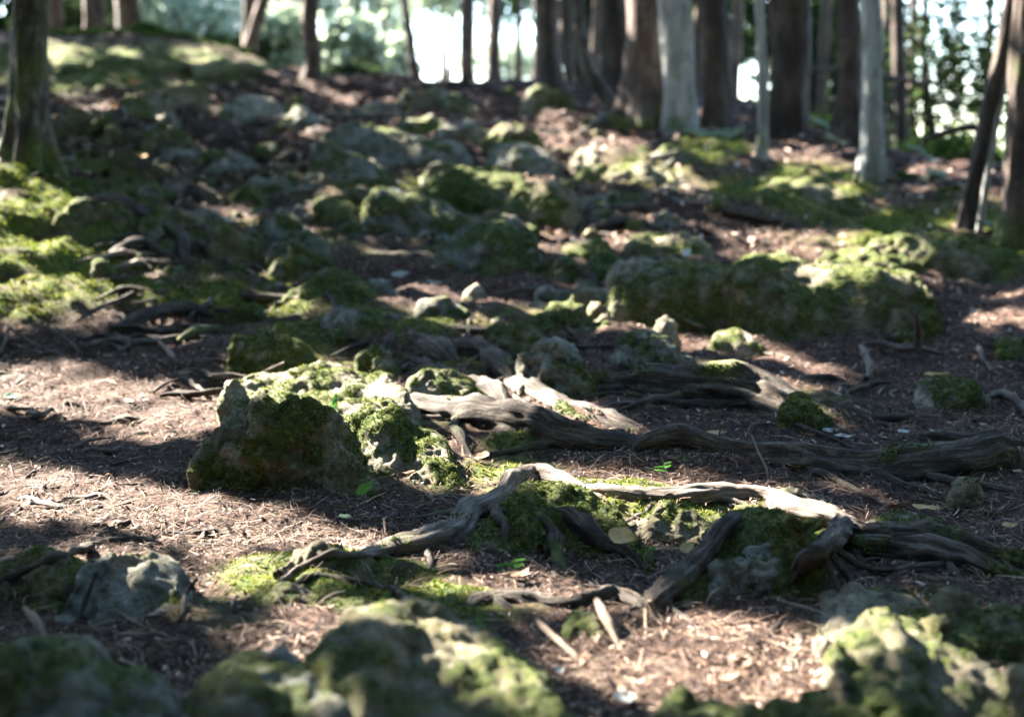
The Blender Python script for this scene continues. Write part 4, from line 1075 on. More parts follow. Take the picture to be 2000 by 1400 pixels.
stick('bare twig tangle strand at the left edge', [(0, 690, 3), (10, 665, 4, .03), (18, 640, 3, .05)], 'root_pale', name='twig', cat='twig')
stick('second bare twig of the tangle, bending right', [(20, 640, 3, .05), (40, 655, 3, .03), (70, 672, 3, .01), (110, 690, 2)], 'root_pale', name='twig', cat='twig')
stick('third bare twig of the tangle, curving over the moss foot', [(60, 632, 2, .03), (90, 640, 3, .03), (120, 655, 3, .01), (160, 690, 2)], 'root_pale', name='twig', cat='twig')
stick('little pale twig curled behind the egg-like boulder', [(815, 735, 2), (826, 718, 2, .02), (824, 700, 2, .04)], 'root_pale', name='twig', cat='twig')
stick('white pointed chip wedged between the crossing roots', [(1000, 768, 3, .03), (1012, 782, 6, .02), (1026, 798, 6, .01)])
stick('grey stick on the far right soil above the double root', [(1900, 1062, 3), (1940, 1045, 4), (1985, 1030, 3)], 'root', name='twig', cat='twig')
stick('sharp lit chip on the trodden soil under the forked root', [(790, 1070, 3, .0), (800, 1076, 4), (812, 1085, 4)])

# ------------------------------------------------------------------ leaves and small plants
def leaf_verts(L, Wd, curl, fold, seed, lobed=0.0):
    ns, nt = 11, 7
    s = np.linspace(0, 1, ns)[:, None]; t = np.linspace(-1, 1, nt)[None]
    w = Wd/2*np.sin(np.pi*np.clip(s, .02, .985)**.72)**.8*(1 - .45*smooth(.72, 1, s))*(1 + lobed*np.sin(s*34) + .12*fbm(np.stack(np.broadcast_arrays(s*6, t*.0 + np.sign(t), seed + 0*s*t), -1), 2, 8))
    x = s*L + 0*t
    y = w*t
    z = fold*np.abs(y) + curl*L*(s - .5)**2 + .04*L*fbm(np.stack(np.broadcast_arrays(s*3, t*1.2, seed + 0*s*t), -1), 2, 3)
    return np.stack([x - L/2, y, z], -1), grid_faces(ns, nt)

def leaf_at(v, p, yaw, pitch, roll):
    v = v.reshape(-1, 3)
    cr, sr = math.cos(roll), math.sin(roll); cp, sp = math.cos(pitch), math.sin(pitch); cy, sy = math.cos(yaw), math.sin(yaw)
    Rx = np.array([[1, 0, 0], [0, cr, -sr], [0, sr, cr]]); Ry = np.array([[cp, 0, sp], [0, 1, 0], [-sp, 0, cp]]); Rz = np.array([[cy, -sy, 0], [sy, cy, 0], [0, 0, 1]])
    return v @ (Rz @ Ry @ Rx).T + p

def fallen(label, u, v, len_px, w_ratio, mat, yaw, pitch=0., roll=.15, lift=.012, lobed=0.0):
    p = P(u, v, lift)
    L = len_px*p[1]/FPX
    lv, lf = leaf_verts(L, L*w_ratio, .35, .25, u, lobed)
    return mesh_obj('fallen_leaf', leaf_at(lv, p, math.radians(yaw), pitch, roll), lf, M[mat], origin=p, label=label, cat='leaf')
fallen('yellow fallen leaf propped below the forked root', 1218, 1048, 62, .62, 'leaf_yellow', -25, .1, .75, .05)
fallen('yellow leaf stuck behind the straight grey root stub', 1342, 1068, 46, .5, 'leaf_yellow', 40, -.2, .7, .05)
fallen('white-green leaf lying on the shaded litter at the left edge', 25, 774, 34, .6, 'leaf_mint', 5, .0, .45)
fallen('tiny orange leaf on the brightest sunlit soil', 220, 771, 20, .5, 'leaf_orange', 10)
fallen('pale heart-shaped leaf on dark litter under the seedling', 672, 1010, 30, .8, 'leaf_mint', 160, .1, .6, .02)
fallen('green leaf standing behind the broad front boulder', 935, 1218, 46, .36, 'leaf_green', 70, -.8, .7, .04)
fallen('yellow curled leaf beside the flat lichen stone', 1830, 734, 52, .4, 'leaf_yellow', 5, .0, .3)
fallen('tan leaf on the soil between the two big right roots', 1400, 846, 40, .4, 'leaf_yellow', 0, .0, .3)
fallen('grey curled leaf on the dark right soil', 1812, 815, 50, .35, 'leaf_white', 175, .0, .3)
fallen('bleached leaf by the mossy stone at the root\'s end', 1622, 842, 34, .5, 'leaf_white', 10, .0, .3)
fallen('narrow bleached leaf in front of the mossy stone', 1650, 852, 42, .3, 'leaf_white', 0, .0, .3)
fallen('bleached leaf behind the long dark right root', 1765, 843, 26, .5, 'leaf_white', 0, .0, .3)
fallen('largest of three white leaves on the shady path', 788, 538, 44, .5, 'leaf_white', 0, .0, .5)
fallen('left one of three white leaves on the shady path', 748, 550, 38, .4, 'leaf_white', 8, .0, .4)
fallen('right one of three white leaves on the shady path', 848, 554, 38, .4, 'leaf_white', -5, .0, .4)
fallen('round pale leaf on sunlit soil at the bottom edge', 1222, 1362, 52, .75, 'leaf_white', 15, .0, .35)
fallen('whitish leaf scrap at the foot of the broad front boulder', 1092, 1308, 30, .6, 'leaf_white', 60, .0, .5)
fallen('white leaf leaning on the rock behind the ledge', 1340, 494, 30, .6, 'leaf_white', 50, -.4, .6, .06)
fallen('orange leaf beside the moss-topped upper rock', 262, 161, 24, .7, 'leaf_orange', 0, .0, .7, .03)
fallen('rust leaf on the upper path near the left tree', 228, 208, 26, .5, 'leaf_orange', 0, .0, .5)
fallen('tan leaf on the shaded path under the lumpy stone', 278, 305, 26, .5, 'leaf_yellow', 0, .0, .6, .03)
fallen('pale green leaf beside the grey stone on the left path', 323, 412, 24, .6, 'leaf_mint', 0, .0, .8, .03)
fallen('tan leaf on dark soil above the thick dark root', 1800, 990, 36, .45, 'leaf_yellow', -15, .0, .3)
fallen('yellowish leaf near the right edge above the double root', 1972, 1026, 36, .45, 'leaf_yellow', 10, .0, .3)
fallen('tan chip-like leaf on the shaded soil at right', 1818, 992, 40, .35, 'leaf_yellow', -10, .0, .25, .014)
fallen('rust leaf above the sunny strip', 660, 425, 26, .5, 'leaf_orange', 0, .0, .5)
fallen('tiny yellow leaf scrap on the moss mound', 1560, 1052, 18, .6, 'leaf_mint', 0, .0, .4, .03)

def seedling(label, u, v, leaves, stem_top, mat='leaf_green', lift=.0, cat='seedling'):
    b = P(u, v, lift)
    e = empty('seedling', b, label, cat)
    tip = at_y(stem_top[0], stem_top[1], b[1])
    mid = (b + tip)/2 + [0.004, 0, .004]
    r = .0012*max(1, b[1]/3.2)
    tube('stem', [[*b, r], [*mid, r], [*tip, r*.8]], M[mat], .006, 6, moss=0, parent=e, origin=b, rough=0, ridges=0)
    for lu, lvv, lp, wr, yaw, pitch, roll in leaves:
        c = at_y(lu, lvv, b[1] - .005)
        L = lp*b[1]/FPX
        q, f = leaf_verts(L, L*wr, -.3, .3, lu)
        mesh_obj('leaf', leaf_at(q, c, math.radians(yaw), pitch, roll) - b, f, M[mat], parent=e)
    return e
seedling('green seedling with one oval leaf before the dark dome rock', 690, 1004, [(713, 952, 40, .5, 15, -.6, .9), (686, 990, 18, .6, 160, .1, .6)], (700, 962))
seedling('blade-like green leaf sprouting on the sunlit centre rock', 655, 800, [(654, 782, 40, .28, 70, -1.15, .2)], (654, 794), lift=.10)
seedling('tiny green sprout behind the left tree moss', 322, 430, [(322, 412, 22, .6, 20, -.4, .7)], (322, 416), 'leaf_mint')
seedling('two-leaved sprout beside the moss on the dome rock\'s dark side', 672, 1000, [(660, 988, 14, .6, 170, -.2, .5), (684, 990, 14, .6, 10, -.2, .5)], (672, 990))

def fern(label, u, v, size_px, yaw, lift=.015):
    b = P(u, v, lift)
    L = size_px*b[1]/FPX
    e = empty('cedar_sprig', b, label, 'sprig')
    tube('stem', [[b[0] - L/2, b[1], b[2], .0012], [*b, .0012], [b[0] + L/2, b[1] - .01, b[2] + .012, .0006]], M['leaf_green'], .008, 5, parent=e, origin=b, moss=0, rough=0, ridges=0)
    for i in range(9):
        s = -.42 + i*.105
        for sg in (-1, 1):
            l2 = L*(.42 - .3*abs(s + .05))
            q, f = leaf_verts(l2, l2*.3, .2, .1, i)
            c = np.array([s*L + math.cos(.9)*l2/2, sg*math.sin(.9)*l2/2*.6, .004 + sg*l2*.25 + (.012*(s + .5) if s > 0 else 0)])
            mesh_obj('leaflet', leaf_at(q, c, sg*.9, 0, .9), f, M['leaf_green'], parent=e)
    e.rotation_euler = (0, 0, math.radians(yaw))
fern('green cedar sprig right of the dark root leg', 1258, 1084, 44, 30)
fern('green cedar sprig on dark litter below the forked root', 993, 1112, 56, -5)
fern('little dark sprig lying behind the sunlit root', 1292, 918, 34, 0)
# ------------------------------------------------------------------ trees
TREES = []
def free_of_sun(p):
    return not sun_lit(np.asarray(p)[None, :] if np.ndim(p) == 1 else np.asarray(p)).any()

def make_tree(label, base, top, w_px, mat, H=7.5, flare=.7, moss=.2, mids=(), D=None, group=None, name='forest_tree', boughs=4, bough_from=2.6, reach=1.7, wob=.03, taper=.5, dist_xy=None, radius=None, cat='tree'):
    if dist_xy is not None:
        x, y = dist_xy
        b = np.array([x, y, float(zg(x, y))])
        r = radius
        slope = np.array([random.uniform(-.03, .03), random.uniform(-.03, .03)])
        path = [(0, b[:2])]
    else:
        if D is None:
            b = P(*base)
        else:
            b = at_y(base[0], base[1], D)
            b[2] = float(zg(b[0], b[1]))
        r = w_px/2*b[1]/FPX
        t = at_y(top[0], top[1], b[1])
        slope = np.array([(t[0] - b[0])/max(.2, t[2] - b[2]), random.uniform(-.02, .02)])
    e = empty(name, b, label, cat, group)
    hs = [-.12, 0, .06, .14, .28, .5, .9, 1.5, 2.3, 3.4, 5, H] if H > 2 else [-.1, 0, .06, .15, .3, .5, H*.6, H]
    pts = []
    mid = [(at_y(u, v, b[1])[2] - b[2], at_y(u, v, b[1])[0] - b[0], k) for u, v, k in mids]
    seed = len(TREES)*31
    for h in hs:
        if mid:
            xs = np.interp(h, [m[0] for m in mid], [m[1] for m in mid])
            kk = np.interp(h, [m[0] for m in mid], [m[2] for m in mid])
            if h > mid[-1][0]: xs = mid[-1][1] + slope[0]*(h - mid[-1][0])*.4
        else:
            xs = slope[0]*(h if h < 1.5 else 1.5 + (h - 1.5)*.5); kk = 1
        wv = wob*math.sin(h*2.1 + seed)*min(1, max(h, 0))
        rr = r*(1 - (1 - taper)*max(0, h)/H)*kk
        pts.append([b[0] + xs + wv, b[1] + slope[1]*h, b[2] + h, rr])
    ph = random.uniform(0, 6)
    def lobes(L, th):
        k = np.exp(-np.maximum(L - .12, 0)/(.10 + 1.1*r))
        return 1 + flare*k*(.62 + .38*np.cos(4*th + ph) + .25*np.cos(7*th + 2*ph))
    def mfn(v, n):
        hh = v[..., 2] - b[2]
        return smooth(-.1, .4, fbm(v*7 + seed, 3, seed)*.6 + (moss - .6)*1.2 + .75*np.exp(-np.maximum(hh, 0)/.22)*(moss > .05))
    tube('trunk', pts, M[mat], .035 if b[1] < 11 else .07, 30 if b[1] < 11 else 18, seed=seed, parent=e, origin=b, rough=.10, ridges=.13, lobes=lobes, mossfn=mfn)
    rec = dict(hs=hs, pts=pts, r=r, H=H, mat=mat, seed=seed, boughs=boughs, bough_from=bough_from, reach=reach, e=e, b=b, c=np.array([pts[-3][0], pts[-3][1], b[2] + 4.2]), leaves=[])
    TREES.append(rec)
    return rec

A = make_tree
A('dark mossy-footed tree at the upper left of the path', (62, 330), (50, 0), 66, 'bark_lichen', flare=1.1, moss=.5)
A('crooked slim tree with a sunlit edge beyond the upper path', (606, 166), (603, 0), 32, 'bark_brown', flare=.4, mids=[(604, 166, 1), (614, 110, .9), (600, 60, .95), (606, 0, 1.)], moss=.1)
A('very thin dark sapling leaning before the bright sky gap', (816, 162), (786, 0), 18, 'bark_dark', flare=.3, moss=.05, mids=[(816, 162, 1), (806, 110, 1), (796, 60, 1), (785, 0, 1)], H=6)
A('slim brown tree at the right side of the widest sky gap', (915, 162), (910, 0), 28, 'bark_brown', flare=.4, moss=.05)
A('thin greyish tree between the two bright sky gaps', (966, 158), (966, 0), 26, 'bark_brown', flare=.4, moss=.05)
A('straight dark brown tree right of the sky gaps', (1075, 176), (1070, 0), 42, 'bark_brown', flare=.45, moss=.05)
A('grey tree with a trunk curving out to the right at its foot', (1195, 215), (1132, 0), 28, 'bark_lichen', flare=.2, moss=.05, mids=[(1200, 222, 1.1), (1182, 185, 1), (1155, 150, 1), (1142, 100, .95), (1138, 50, .9), (1132, 0, .9)])
A('broad dark trunk behind the grey curved tree', (1208, 208), (1203, 0), 58, 'bark_dark', flare=.5, moss=.05, D=11.4)
A('thick brown tree with a sunlit upper side and wide dark foot', (1258, 245), (1268, 0), 66, 'bark_brown', flare=1.3, moss=.1)
A('pale grey tree with a mossy spreading foot, thickest of the pale ones', (1328, 268), (1323, 0), 60, 'bark_pale', flare=.55, moss=.16)
A('bluish dark tree behind and right of the thickest pale one', (1402, 242), (1398, 0), 50, 'bark_dark', flare=.3, moss=.05)
A('thinnest pale tree, straight, with green at its foot', (1488, 318), (1487, 0), 20, 'bark_pale', flare=.5, moss=.2, H=6)
A('stout dark trunk between the thin pale tree and the reddish one', (1540, 264), (1540, 0), 74, 'bark_dark', flare=.25, moss=.0)
A('reddish brown dark tree just left of the right pale tree', (1652, 276), (1652, 0), 44, 'bark_brown', flare=.6, moss=.0)
A('pale grey tree with a foot spreading to the right', (1702, 352), (1694, 0), 38, 'bark_pale', flare=1.0, moss=.14)
A('faint grey trunk in the dark wood right of the pale trees', (1762, 250), (1758, 0), 28, 'bark_dark', flare=.3, moss=.0, D=12)
A('slim brown tree leaning right near the picture edge', (1886, 446), (1964, 0), 32, 'bark_dark', flare=.25, moss=.05, H=5, boughs=3)
A('thin grey stem leaning along the slim brown leaning tree', (1915, 440), (1978, 0), 13, 'bark_pale', flare=.2, moss=.0, H=4.5, boughs=2)
A('tree at the right picture edge with a mossy root foot', (1990, 470), (2000, 0), 58, 'bark_brown', flare=1.2, moss=.3)
# farther trees, seen between and behind
A('brown trunk in the dark wood on the left, beyond the moss', (188, 112), (184, 0), 36, 'bark_brown', D=15, flare=.5, moss=.1)
A('black trunk left of the brown one in the dark wood', (112, 90), (108, 0), 30, 'bark_dark', D=16.5, flare=.3, moss=.0)
A('wide black trunk right of the brown one in the dark wood', (255, 100), (250, 0), 44, 'bark_dark', D=17.5, flare=.3, moss=.0)
A('leaning grey trunk behind the mossy log', (478, 96), (520, 0), 24, 'bark_brown', D=17, flare=.3, moss=.0)
A('dark broken trunk beside the leaning grey trunk', (486, 86), (492, 0), 30, 'bark_brown', D=18.5, flare=.2, moss=.0)
A('slender far trunk seen in the widest sky gap\'s right part', (1015, 140), (1018, 0), 14, 'bark_brown', D=16, flare=.2, moss=.0)
A('far dark trunk between the brown tree and the curved grey tree', (1112, 160), (1108, 0), 24, 'bark_dark', D=15, flare=.2, moss=.0)
A('far trunk right of the thickest pale tree', (1368, 225), (1366, 0), 20, 'bark_dark', D=15, flare=.2, moss=.0)
A('far brown trunk between the bluish and the thin pale tree', (1442, 240), (1440, 0), 24, 'bark_brown', D=14.5, flare=.2, moss=.0)
A('far lit trunk left of the reddish brown tree', (1608, 250), (1612, 0), 22, 'bark_brown', D=14, flare=.3, moss=.0)
A('far dark trunk behind the right pale tree', (1728, 250), (1730, 0), 34, 'bark_dark', D=14.5, flare=.2, moss=.0)
A('far thin trunk in the bright leaves at right', (1818, 300), (1812, 0), 14, 'bark_dark', D=13, flare=.2, moss=.0)
for _k, (_u, _w, _m, _D) in enumerate([(330, 20, 'bark_dark', 22), (400, 14, 'bark_pale', 24), (545, 12, 'bark_brown', 22), (650, 11, 'bark_pale', 24), (705, 14, 'bark_brown', 26), (745, 9, 'bark_dark', 22), (868, 9, 'bark_brown', 26), (1040, 16, 'bark_brown', 22), (1170, 22, 'bark_dark', 18), (1560, 18, 'bark_dark', 20), (1780, 20, 'bark_brown', 16), (1860, 14, 'bark_dark', 17), (1930, 18, 'bark_brown', 15)]):
    A('slender blurred trunk far beyond the crest', (_u, 120), (_u + (-4, 6, 0, 9)[_k % 4], 0), _w, _m, D=_D, flare=.2, moss=0, boughs=2, group='slender far trunks')
# unseen trees added for their shade, to hold the leaves overhead
for i, (x, y, rr, lab) in enumerate([
        (-3.7, 3.3, .11, 'shade tree standing left of the path beyond the picture'), (-4.9, 6.2, .13, 'shade tree standing behind the first left one'),
        (-3.2, .7, .10, 'shade tree standing left of the camera'), (-6.4, 4.0, .14, 'shade tree standing second row left'),
        (-5.9, 9.8, .13, 'shade tree standing up the left bank'), (-2.0, -1.8, .12, 'shade tree standing behind the camera on the left'),
        (4.2, 2.4, .11, 'shade tree standing right of the path beyond the picture'), (5.0, 4.9, .12, 'shade tree standing right below the slope'),
        (-7.8, 7.4, .14, 'shade tree standing far out on the left'), (-3.2, 12.0, .0, ''), (-8.5, 12.5, .15, 'shade tree standing far up the left bank')]):
    if rr == 0: continue
    A(lab, None, None, 0, ('bark_dark', 'bark_brown')[i % 2], dist_xy=(x, y), radius=rr, H=8, boughs=5, reach=2.2, bough_from=2.4)

build_sunmap()
def add_boughs(t):
    hs, pts, r, H, mat, seed, e, b = (t[k] for k in ('hs', 'pts', 'r', 'H', 'mat', 'seed', 'e', 'b'))
    bough_from, reach = t['bough_from'], t['reach']
    for k in range(t['boughs']):
        for _try in range(12):
            a = random.uniform(0, 2*math.pi)
            h = random.uniform(bough_from, min(H - .4, bough_from + 3.2))
            s0 = np.array([np.interp(h, hs, [q[0] for q in pts]), np.interp(h, hs, [q[1] for q in pts]), b[2] + h])
            ln = random.uniform(.6, 1.0)*reach
            s1 = s0 + [math.cos(a)*ln*.5, math.sin(a)*ln*.5, .28*ln]
            s2 = s0 + [math.cos(a)*ln, math.sin(a)*ln, .40*ln]
            q = np.linspace(s0, s2, 14)
            uu, vv = proj(q)
            vis = ((vv > -60) & (abs(uu - 1000) < 1100) & (q[:, 1] > .3)).any()
            if not vis and not sun_lit(q[2:]).any(): break
        else:
            continue
        rb = r*.28
        tube('bough', [[*s0, rb], [*s1, rb*.7], [*s2, rb*.25]], M[mat], .12, 8, parent=e, origin=b, moss=.1, seed=seed + k, rough=.08, ridges=.08)

for t in TREES:
    add_boughs(t)

# ------------------------------------------------------------------ unseen leaves overhead, placed to shape sun and shade
def diamonds(c, L, Wd, tilt=1.0):
    n = len(c)
    a = unit(rng.normal(size=(n, 3))*[1, 1, .6])
    b = unit(np.cross(a, rng.normal(size=(n, 3))*[1, 1, tilt]))
    nn = np.cross(a, b)
    L, Wd = np.broadcast_to(L, n)[:, None], np.broadcast_to(Wd, n)[:, None]
    return np.stack([c - a*L/2, c + b*Wd/2 + nn*Wd*.15, c + a*L/2, c - b*Wd/2 + nn*Wd*.15], 1)

def quads_obj(name, q, mat, parent, origin, **k):
    v = (q.reshape(-1, 3) - np.asarray(origin))
    return mesh_obj(name, v, np.arange(len(v)).reshape(-1, 4), mat, parent=parent, smooth_shade=False, **k)

def outside_view(q, margin=60):
    u, v = proj(q)
    behind = (q[..., 1]*CP - (q[..., 2] - CAM_H)*SP) < .15
    return behind | (v < -margin) | (np.abs(u - 1000) > 1000 + margin)

def build_shade_canopy(n=150000):  # leaves set along the sun's rays, with gaps shaped for the sun patches
    gy = rng.uniform(1.2, 14.5, n*2)
    keep = rng.random(n*2) < (.36*gy + .9)/(.36*14.5 + .9)
    gy = gy[keep][:n]
    gx = rng.uniform(-1, 1, len(gy))*(.36*gy + .9)
    g = np.stack([gx, gy, z0(gx, gy)], -1)
    h = 2.0 + rng.gamma(2.0, 1.0, len(g))
    c = g + TO_SUN*(h/TO_SUN[2])[:, None] + rng.normal(size=g.shape)*.03
    L = rng.uniform(.08, .14, len(c))
    q = diamonds(c, L, L*.7)
    ok = outside_view(q).all(1) & ~sun_lit(q).any(1) & ~sun_lit(c)
    ok &= (c[:, 2] - zg(c[:, 0], c[:, 1])) > 1.5
    ok &= (rng.random(len(c)) < np.interp(gy, [4.5, 7], [1, .5]))
    q, c = q[ok], c[ok]
    cen = np.array([t['c'] for t in TREES])
    best = np.argmin(((c[:, None, :2] - cen[None, :, :2])**2).sum(-1) + rng.uniform(0, 1.2, (len(c), len(cen))), axis=1)
    for k, t in enumerate(TREES):
        m = best == k
        if m.sum() > 20:
            quads_obj('crown', q[m], M['canopy'], t['e'], t['b'])  # added shade leaves, handed to the nearest tree

build_shade_canopy()

def build_sky_shade_canopy(n=70000):  # extra leaf layer added to cut sky light, open along the sun gaps
    c = np.stack([rng.uniform(-11, 10, n), rng.uniform(-8, 17, n), np.zeros(n)], -1)
    c[:, 2] = z0(c[:, 0], c[:, 1]) + rng.uniform(5.5, 8.5, n)
    L = rng.uniform(.14, .26, n)
    q = diamonds(c, L, L*.7)
    ok = outside_view(q).all(1) & ~sun_lit(q).any(1) & ~sun_lit(c) & (rng.random(len(c)) < np.interp(c[:, 1], [4, 7], [1, .4]))
    q, c = q[ok], c[ok]
    cen = np.array([t['c'] for t in TREES])
    best = np.argmin(((c[:, None, :2] - cen[None, :, :2])**2).sum(-1), axis=1)
    for k, t in enumerate(TREES):
        m = best == k
        if m.sum() > 20:
            quads_obj('shade_crown_top', q[m], M['canopy'], t['e'], t['b'])

build_sky_shade_canopy()

# ------------------------------------------------------------------ bushes and trees beyond the crest
def bush(label, u, v, D, ru, rv, n, mat, size, name='bush', cat='bush', squash=.6, stem=True, hole=0.0, group=None, m=70):
    c = at_y(u, v, D)
    s = D/FPX
    g = np.array([c[0], c[1], float(zg(c[0], c[1]))])
    e = empty(name, g, label, cat, group)
    cl = rng.normal(size=(m, 3)); cl = unit(cl)*rng.random((m, 1))**.45
    pick = rng.integers(0, m, n)
    rr = np.array([ru*s, ru*s*squash, rv*s])
    p = c + cl[pick]*rr + rng.normal(size=(n, 3))*rr*.16
    p[:, 2] = np.maximum(p[:, 2], zg(p[:, 0], p[:, 1]) + .05)
    if hole: p = p[fbm(p*1.1, 2, int(u)) > hole]
    L = rng.uniform(.7, 1.3, len(p))*size
    q = diamonds(p, L, L*.6)
    q = q[~sun_lit(q).any(1)] if D < 16 else q
    quads_obj('foliage', q, M[mat], e, g)
    if stem:
        for k in range(3):
            d = p[rng.integers(0, len(p))]
            tube('stem', [[*(g - [0, 0, .1]), .05], [*((g + d)/2 + [.05, 0, .1]), .035], [*d, .012]], M['bark_dark'], .25, 7, parent=e, origin=g, moss=0, seed=k + 3)
    return e
bush('dark conifer mass on the far left behind the black trunk', 60, -30, 21, 150, 130, 9000, 'conifer', .16, 'conifer', 'tree')
bush('dark conifer behind the brown trunk on the left', 240, -50, 23, 140, 130, 8000, 'conifer', .16, 'conifer', 'tree')
bush('dark shrub between the left trunks', 150, 60, 19, 110, 60, 4000, 'conifer', .11)
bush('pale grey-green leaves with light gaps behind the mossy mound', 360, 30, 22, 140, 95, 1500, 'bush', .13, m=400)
bush('dark leafy screen behind the mossy mound', 330, 40, 24, 160, 90, 1900, 'conifer', .15, m=300)
bush('leafy cover on the mossy mound, nearer the left tree', 170, 118, 14.0, 110, 22, 4200, 'canopy', .06, 'undergrowth', 'plant', stem=False, m=200)
bush('leafy cover around the mossy log', 350, 124, 14.0, 150, 20, 4600, 'canopy', .06, 'undergrowth', 'plant', stem=False, m=200)
bush('dark low bush below the sky-bright grey bush', 420, 105, 21, 130, 30, 2500, 'conifer', .12)
bush('second bush coloured like blurred bright sky beside the leaning grey trunk', 450, 30, 25, 110, 90, 1100, 'bush_grey', .14, m=300)
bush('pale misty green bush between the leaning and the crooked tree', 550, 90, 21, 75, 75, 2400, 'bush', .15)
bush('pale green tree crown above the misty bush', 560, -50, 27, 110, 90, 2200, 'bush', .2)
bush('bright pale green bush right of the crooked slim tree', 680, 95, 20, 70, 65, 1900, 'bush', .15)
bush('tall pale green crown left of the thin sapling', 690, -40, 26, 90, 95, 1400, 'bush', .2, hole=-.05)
bush('low dark shrub on the crest before the bright bushes', 690, 150, 15.5, 60, 22, 900, 'conifer', .09)
bush('hanging green twigs in the widest sky gap', 850, -10, 22, 90, 60, 900, 'bush', .13, m=200)
bush('misty pale shrub low in the widest sky gap', 770, 120, 24, 50, 60, 900, 'bush', .13, m=200)
bush('tall misty birch far behind the thin sapling', 740, 10, 30, 80, 110, 2000, 'bush', .17, 'birch', 'tree', m=200)
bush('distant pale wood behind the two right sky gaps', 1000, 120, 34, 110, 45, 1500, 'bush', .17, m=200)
bush('sparse leaves above the two right sky gaps', 985, -5, 24, 110, 60, 1400, 'canopy', .12, m=240)
bush('dark spruce behind the straight brown tree', 1130, 60, 19, 75, 100, 3200, 'conifer', .14, 'conifer', 'tree', hole=-.15, m=160)
bush('dark spruce behind the thick brown tree', 1230, 60, 20, 60, 130, 4500, 'conifer', .14, 'conifer', 'tree')
bush('dark spruce behind the thickest pale tree', 1350, 90, 19, 75, 150, 4300, 'conifer', .14, 'conifer', 'tree', hole=-.2, m=160)
bush('dark spruce behind the thin pale tree', 1470, 90, 20, 90, 170, 5200, 'conifer', .14, 'conifer', 'tree', hole=-.2, m=160)
bush('dark spruce behind the stout dark trunk', 1590, 110, 21, 90, 170, 5500, 'conifer', .14, 'conifer', 'tree', m=160)
bush('dark spruce behind the right pale tree', 1710, 130, 19, 80, 190, 3800, 'conifer', .13, 'conifer', 'tree', m=200)
bush('leafy tree with many bright gaps near the right edge', 1850, 120, 13, 150, 200, 2500, 'conifer', .08, 'leafy_tree', 'tree', m=420)
bush('second leafy tree with bright gaps behind the leaning tree', 1920, 200, 16, 150, 170, 1000, 'canopy', .10, 'leafy_tree', 'tree', m=300)
bush('undergrowth at the foot of the leafy right trees', 1830, 330, 11, 130, 60, 4200, 'canopy', .06, m=200)
bush('pale thicket beyond the leafy right trees', 1850, 330, 19, 160, 70, 1500, 'bush', .12, m=200)
bush('undergrowth behind the stout dark trunk', 1600, 250, 14, 90, 26, 1600, 'canopy', .07)
bush('green tuft at the foot of the thickest pale tree', 1385, 282, 8.9, 40, 22, 900, 'bush', .03, 'fern_tuft', 'plant', stem=False)
bush('green tuft at the foot of the thinnest pale tree', 1490, 300, 8.2, 22, 28, 380, 'bush', .03, 'fern_tuft', 'plant', stem=False)
bush('tall weed with pale leaves before the leafy right trees', 1826, 380, 7.4, 20, 55, 200, 'bush', .045, 'weed', 'plant', stem=False)
bush('broken twiggy plant below the tall weed', 1600, 262, 9.6, 26, 18, 240, 'bush', .03, 'weed', 'plant', stem=False)

# unseen spruces added to cut sky light from the sides and behind the camera
for i, a in enumerate(np.radians([-8, 12, 30, 165, 185, 205, 225, 245, 262, 280, 298, 316, 335])):
    cx, cy_ = 9.5*math.cos(a), 3.5 + 9.5*math.sin(a)
    g = np.array([cx, cy_, float(zg(cx, cy_))])
    e = empty('spruce', g, 'spruce added to cut sky light, number %d in the ring out of the picture' % (i + 1), 'tree', 'spruces added to cut side sky light')
    e['label'] = 'unseen dark spruce added to cut side sky light beyond the picture'
    tube('trunk', [[*(g - [0, 0, .2]), .16], [*(g + [0, 0, 3]), .12], [*(g + [0, 0, 8]), .03]], M['bark_dark'], .4, 10, parent=e, origin=g, moss=0, seed=i)
    n = 3600
    h = 8.2*(1 - rng.random(n)**.6*.98)
    rad = (2.9*(1 - h/9))*rng.random(n)**.5
    th = rng.uniform(0, 2*math.pi, n)
    p = g + np.stack([rad*np.cos(th), rad*np.sin(th), h + .2], -1)
    L = rng.uniform(.25, .42, n)
    q = diamonds(p, L, L*.6)
    q = q[outside_view(q).all(1) & ~sun_lit(q).any(1)]
    quads_obj('crown', q, M['conifer'], e, g)  # foliage wall added to hold back light from the open sides

for _k, (_u, _v, _D) in enumerate([(1430, 300, 8.8), (1560, 345, 8.2), (1620, 335, 8.6), (1770, 395, 7.6), (1790, 350, 8.6), (1850, 420, 7.0), (1930, 470, 6.4), (1640, 400, 7.6)]):
    bush('small green tuft on the grassy right bank', _u, _v, _D, 22, 13, 240, ('bush', 'canopy')[_k % 2], .028, 'grass_tuft', 'plant', stem=False, group='green tufts of the right bank')
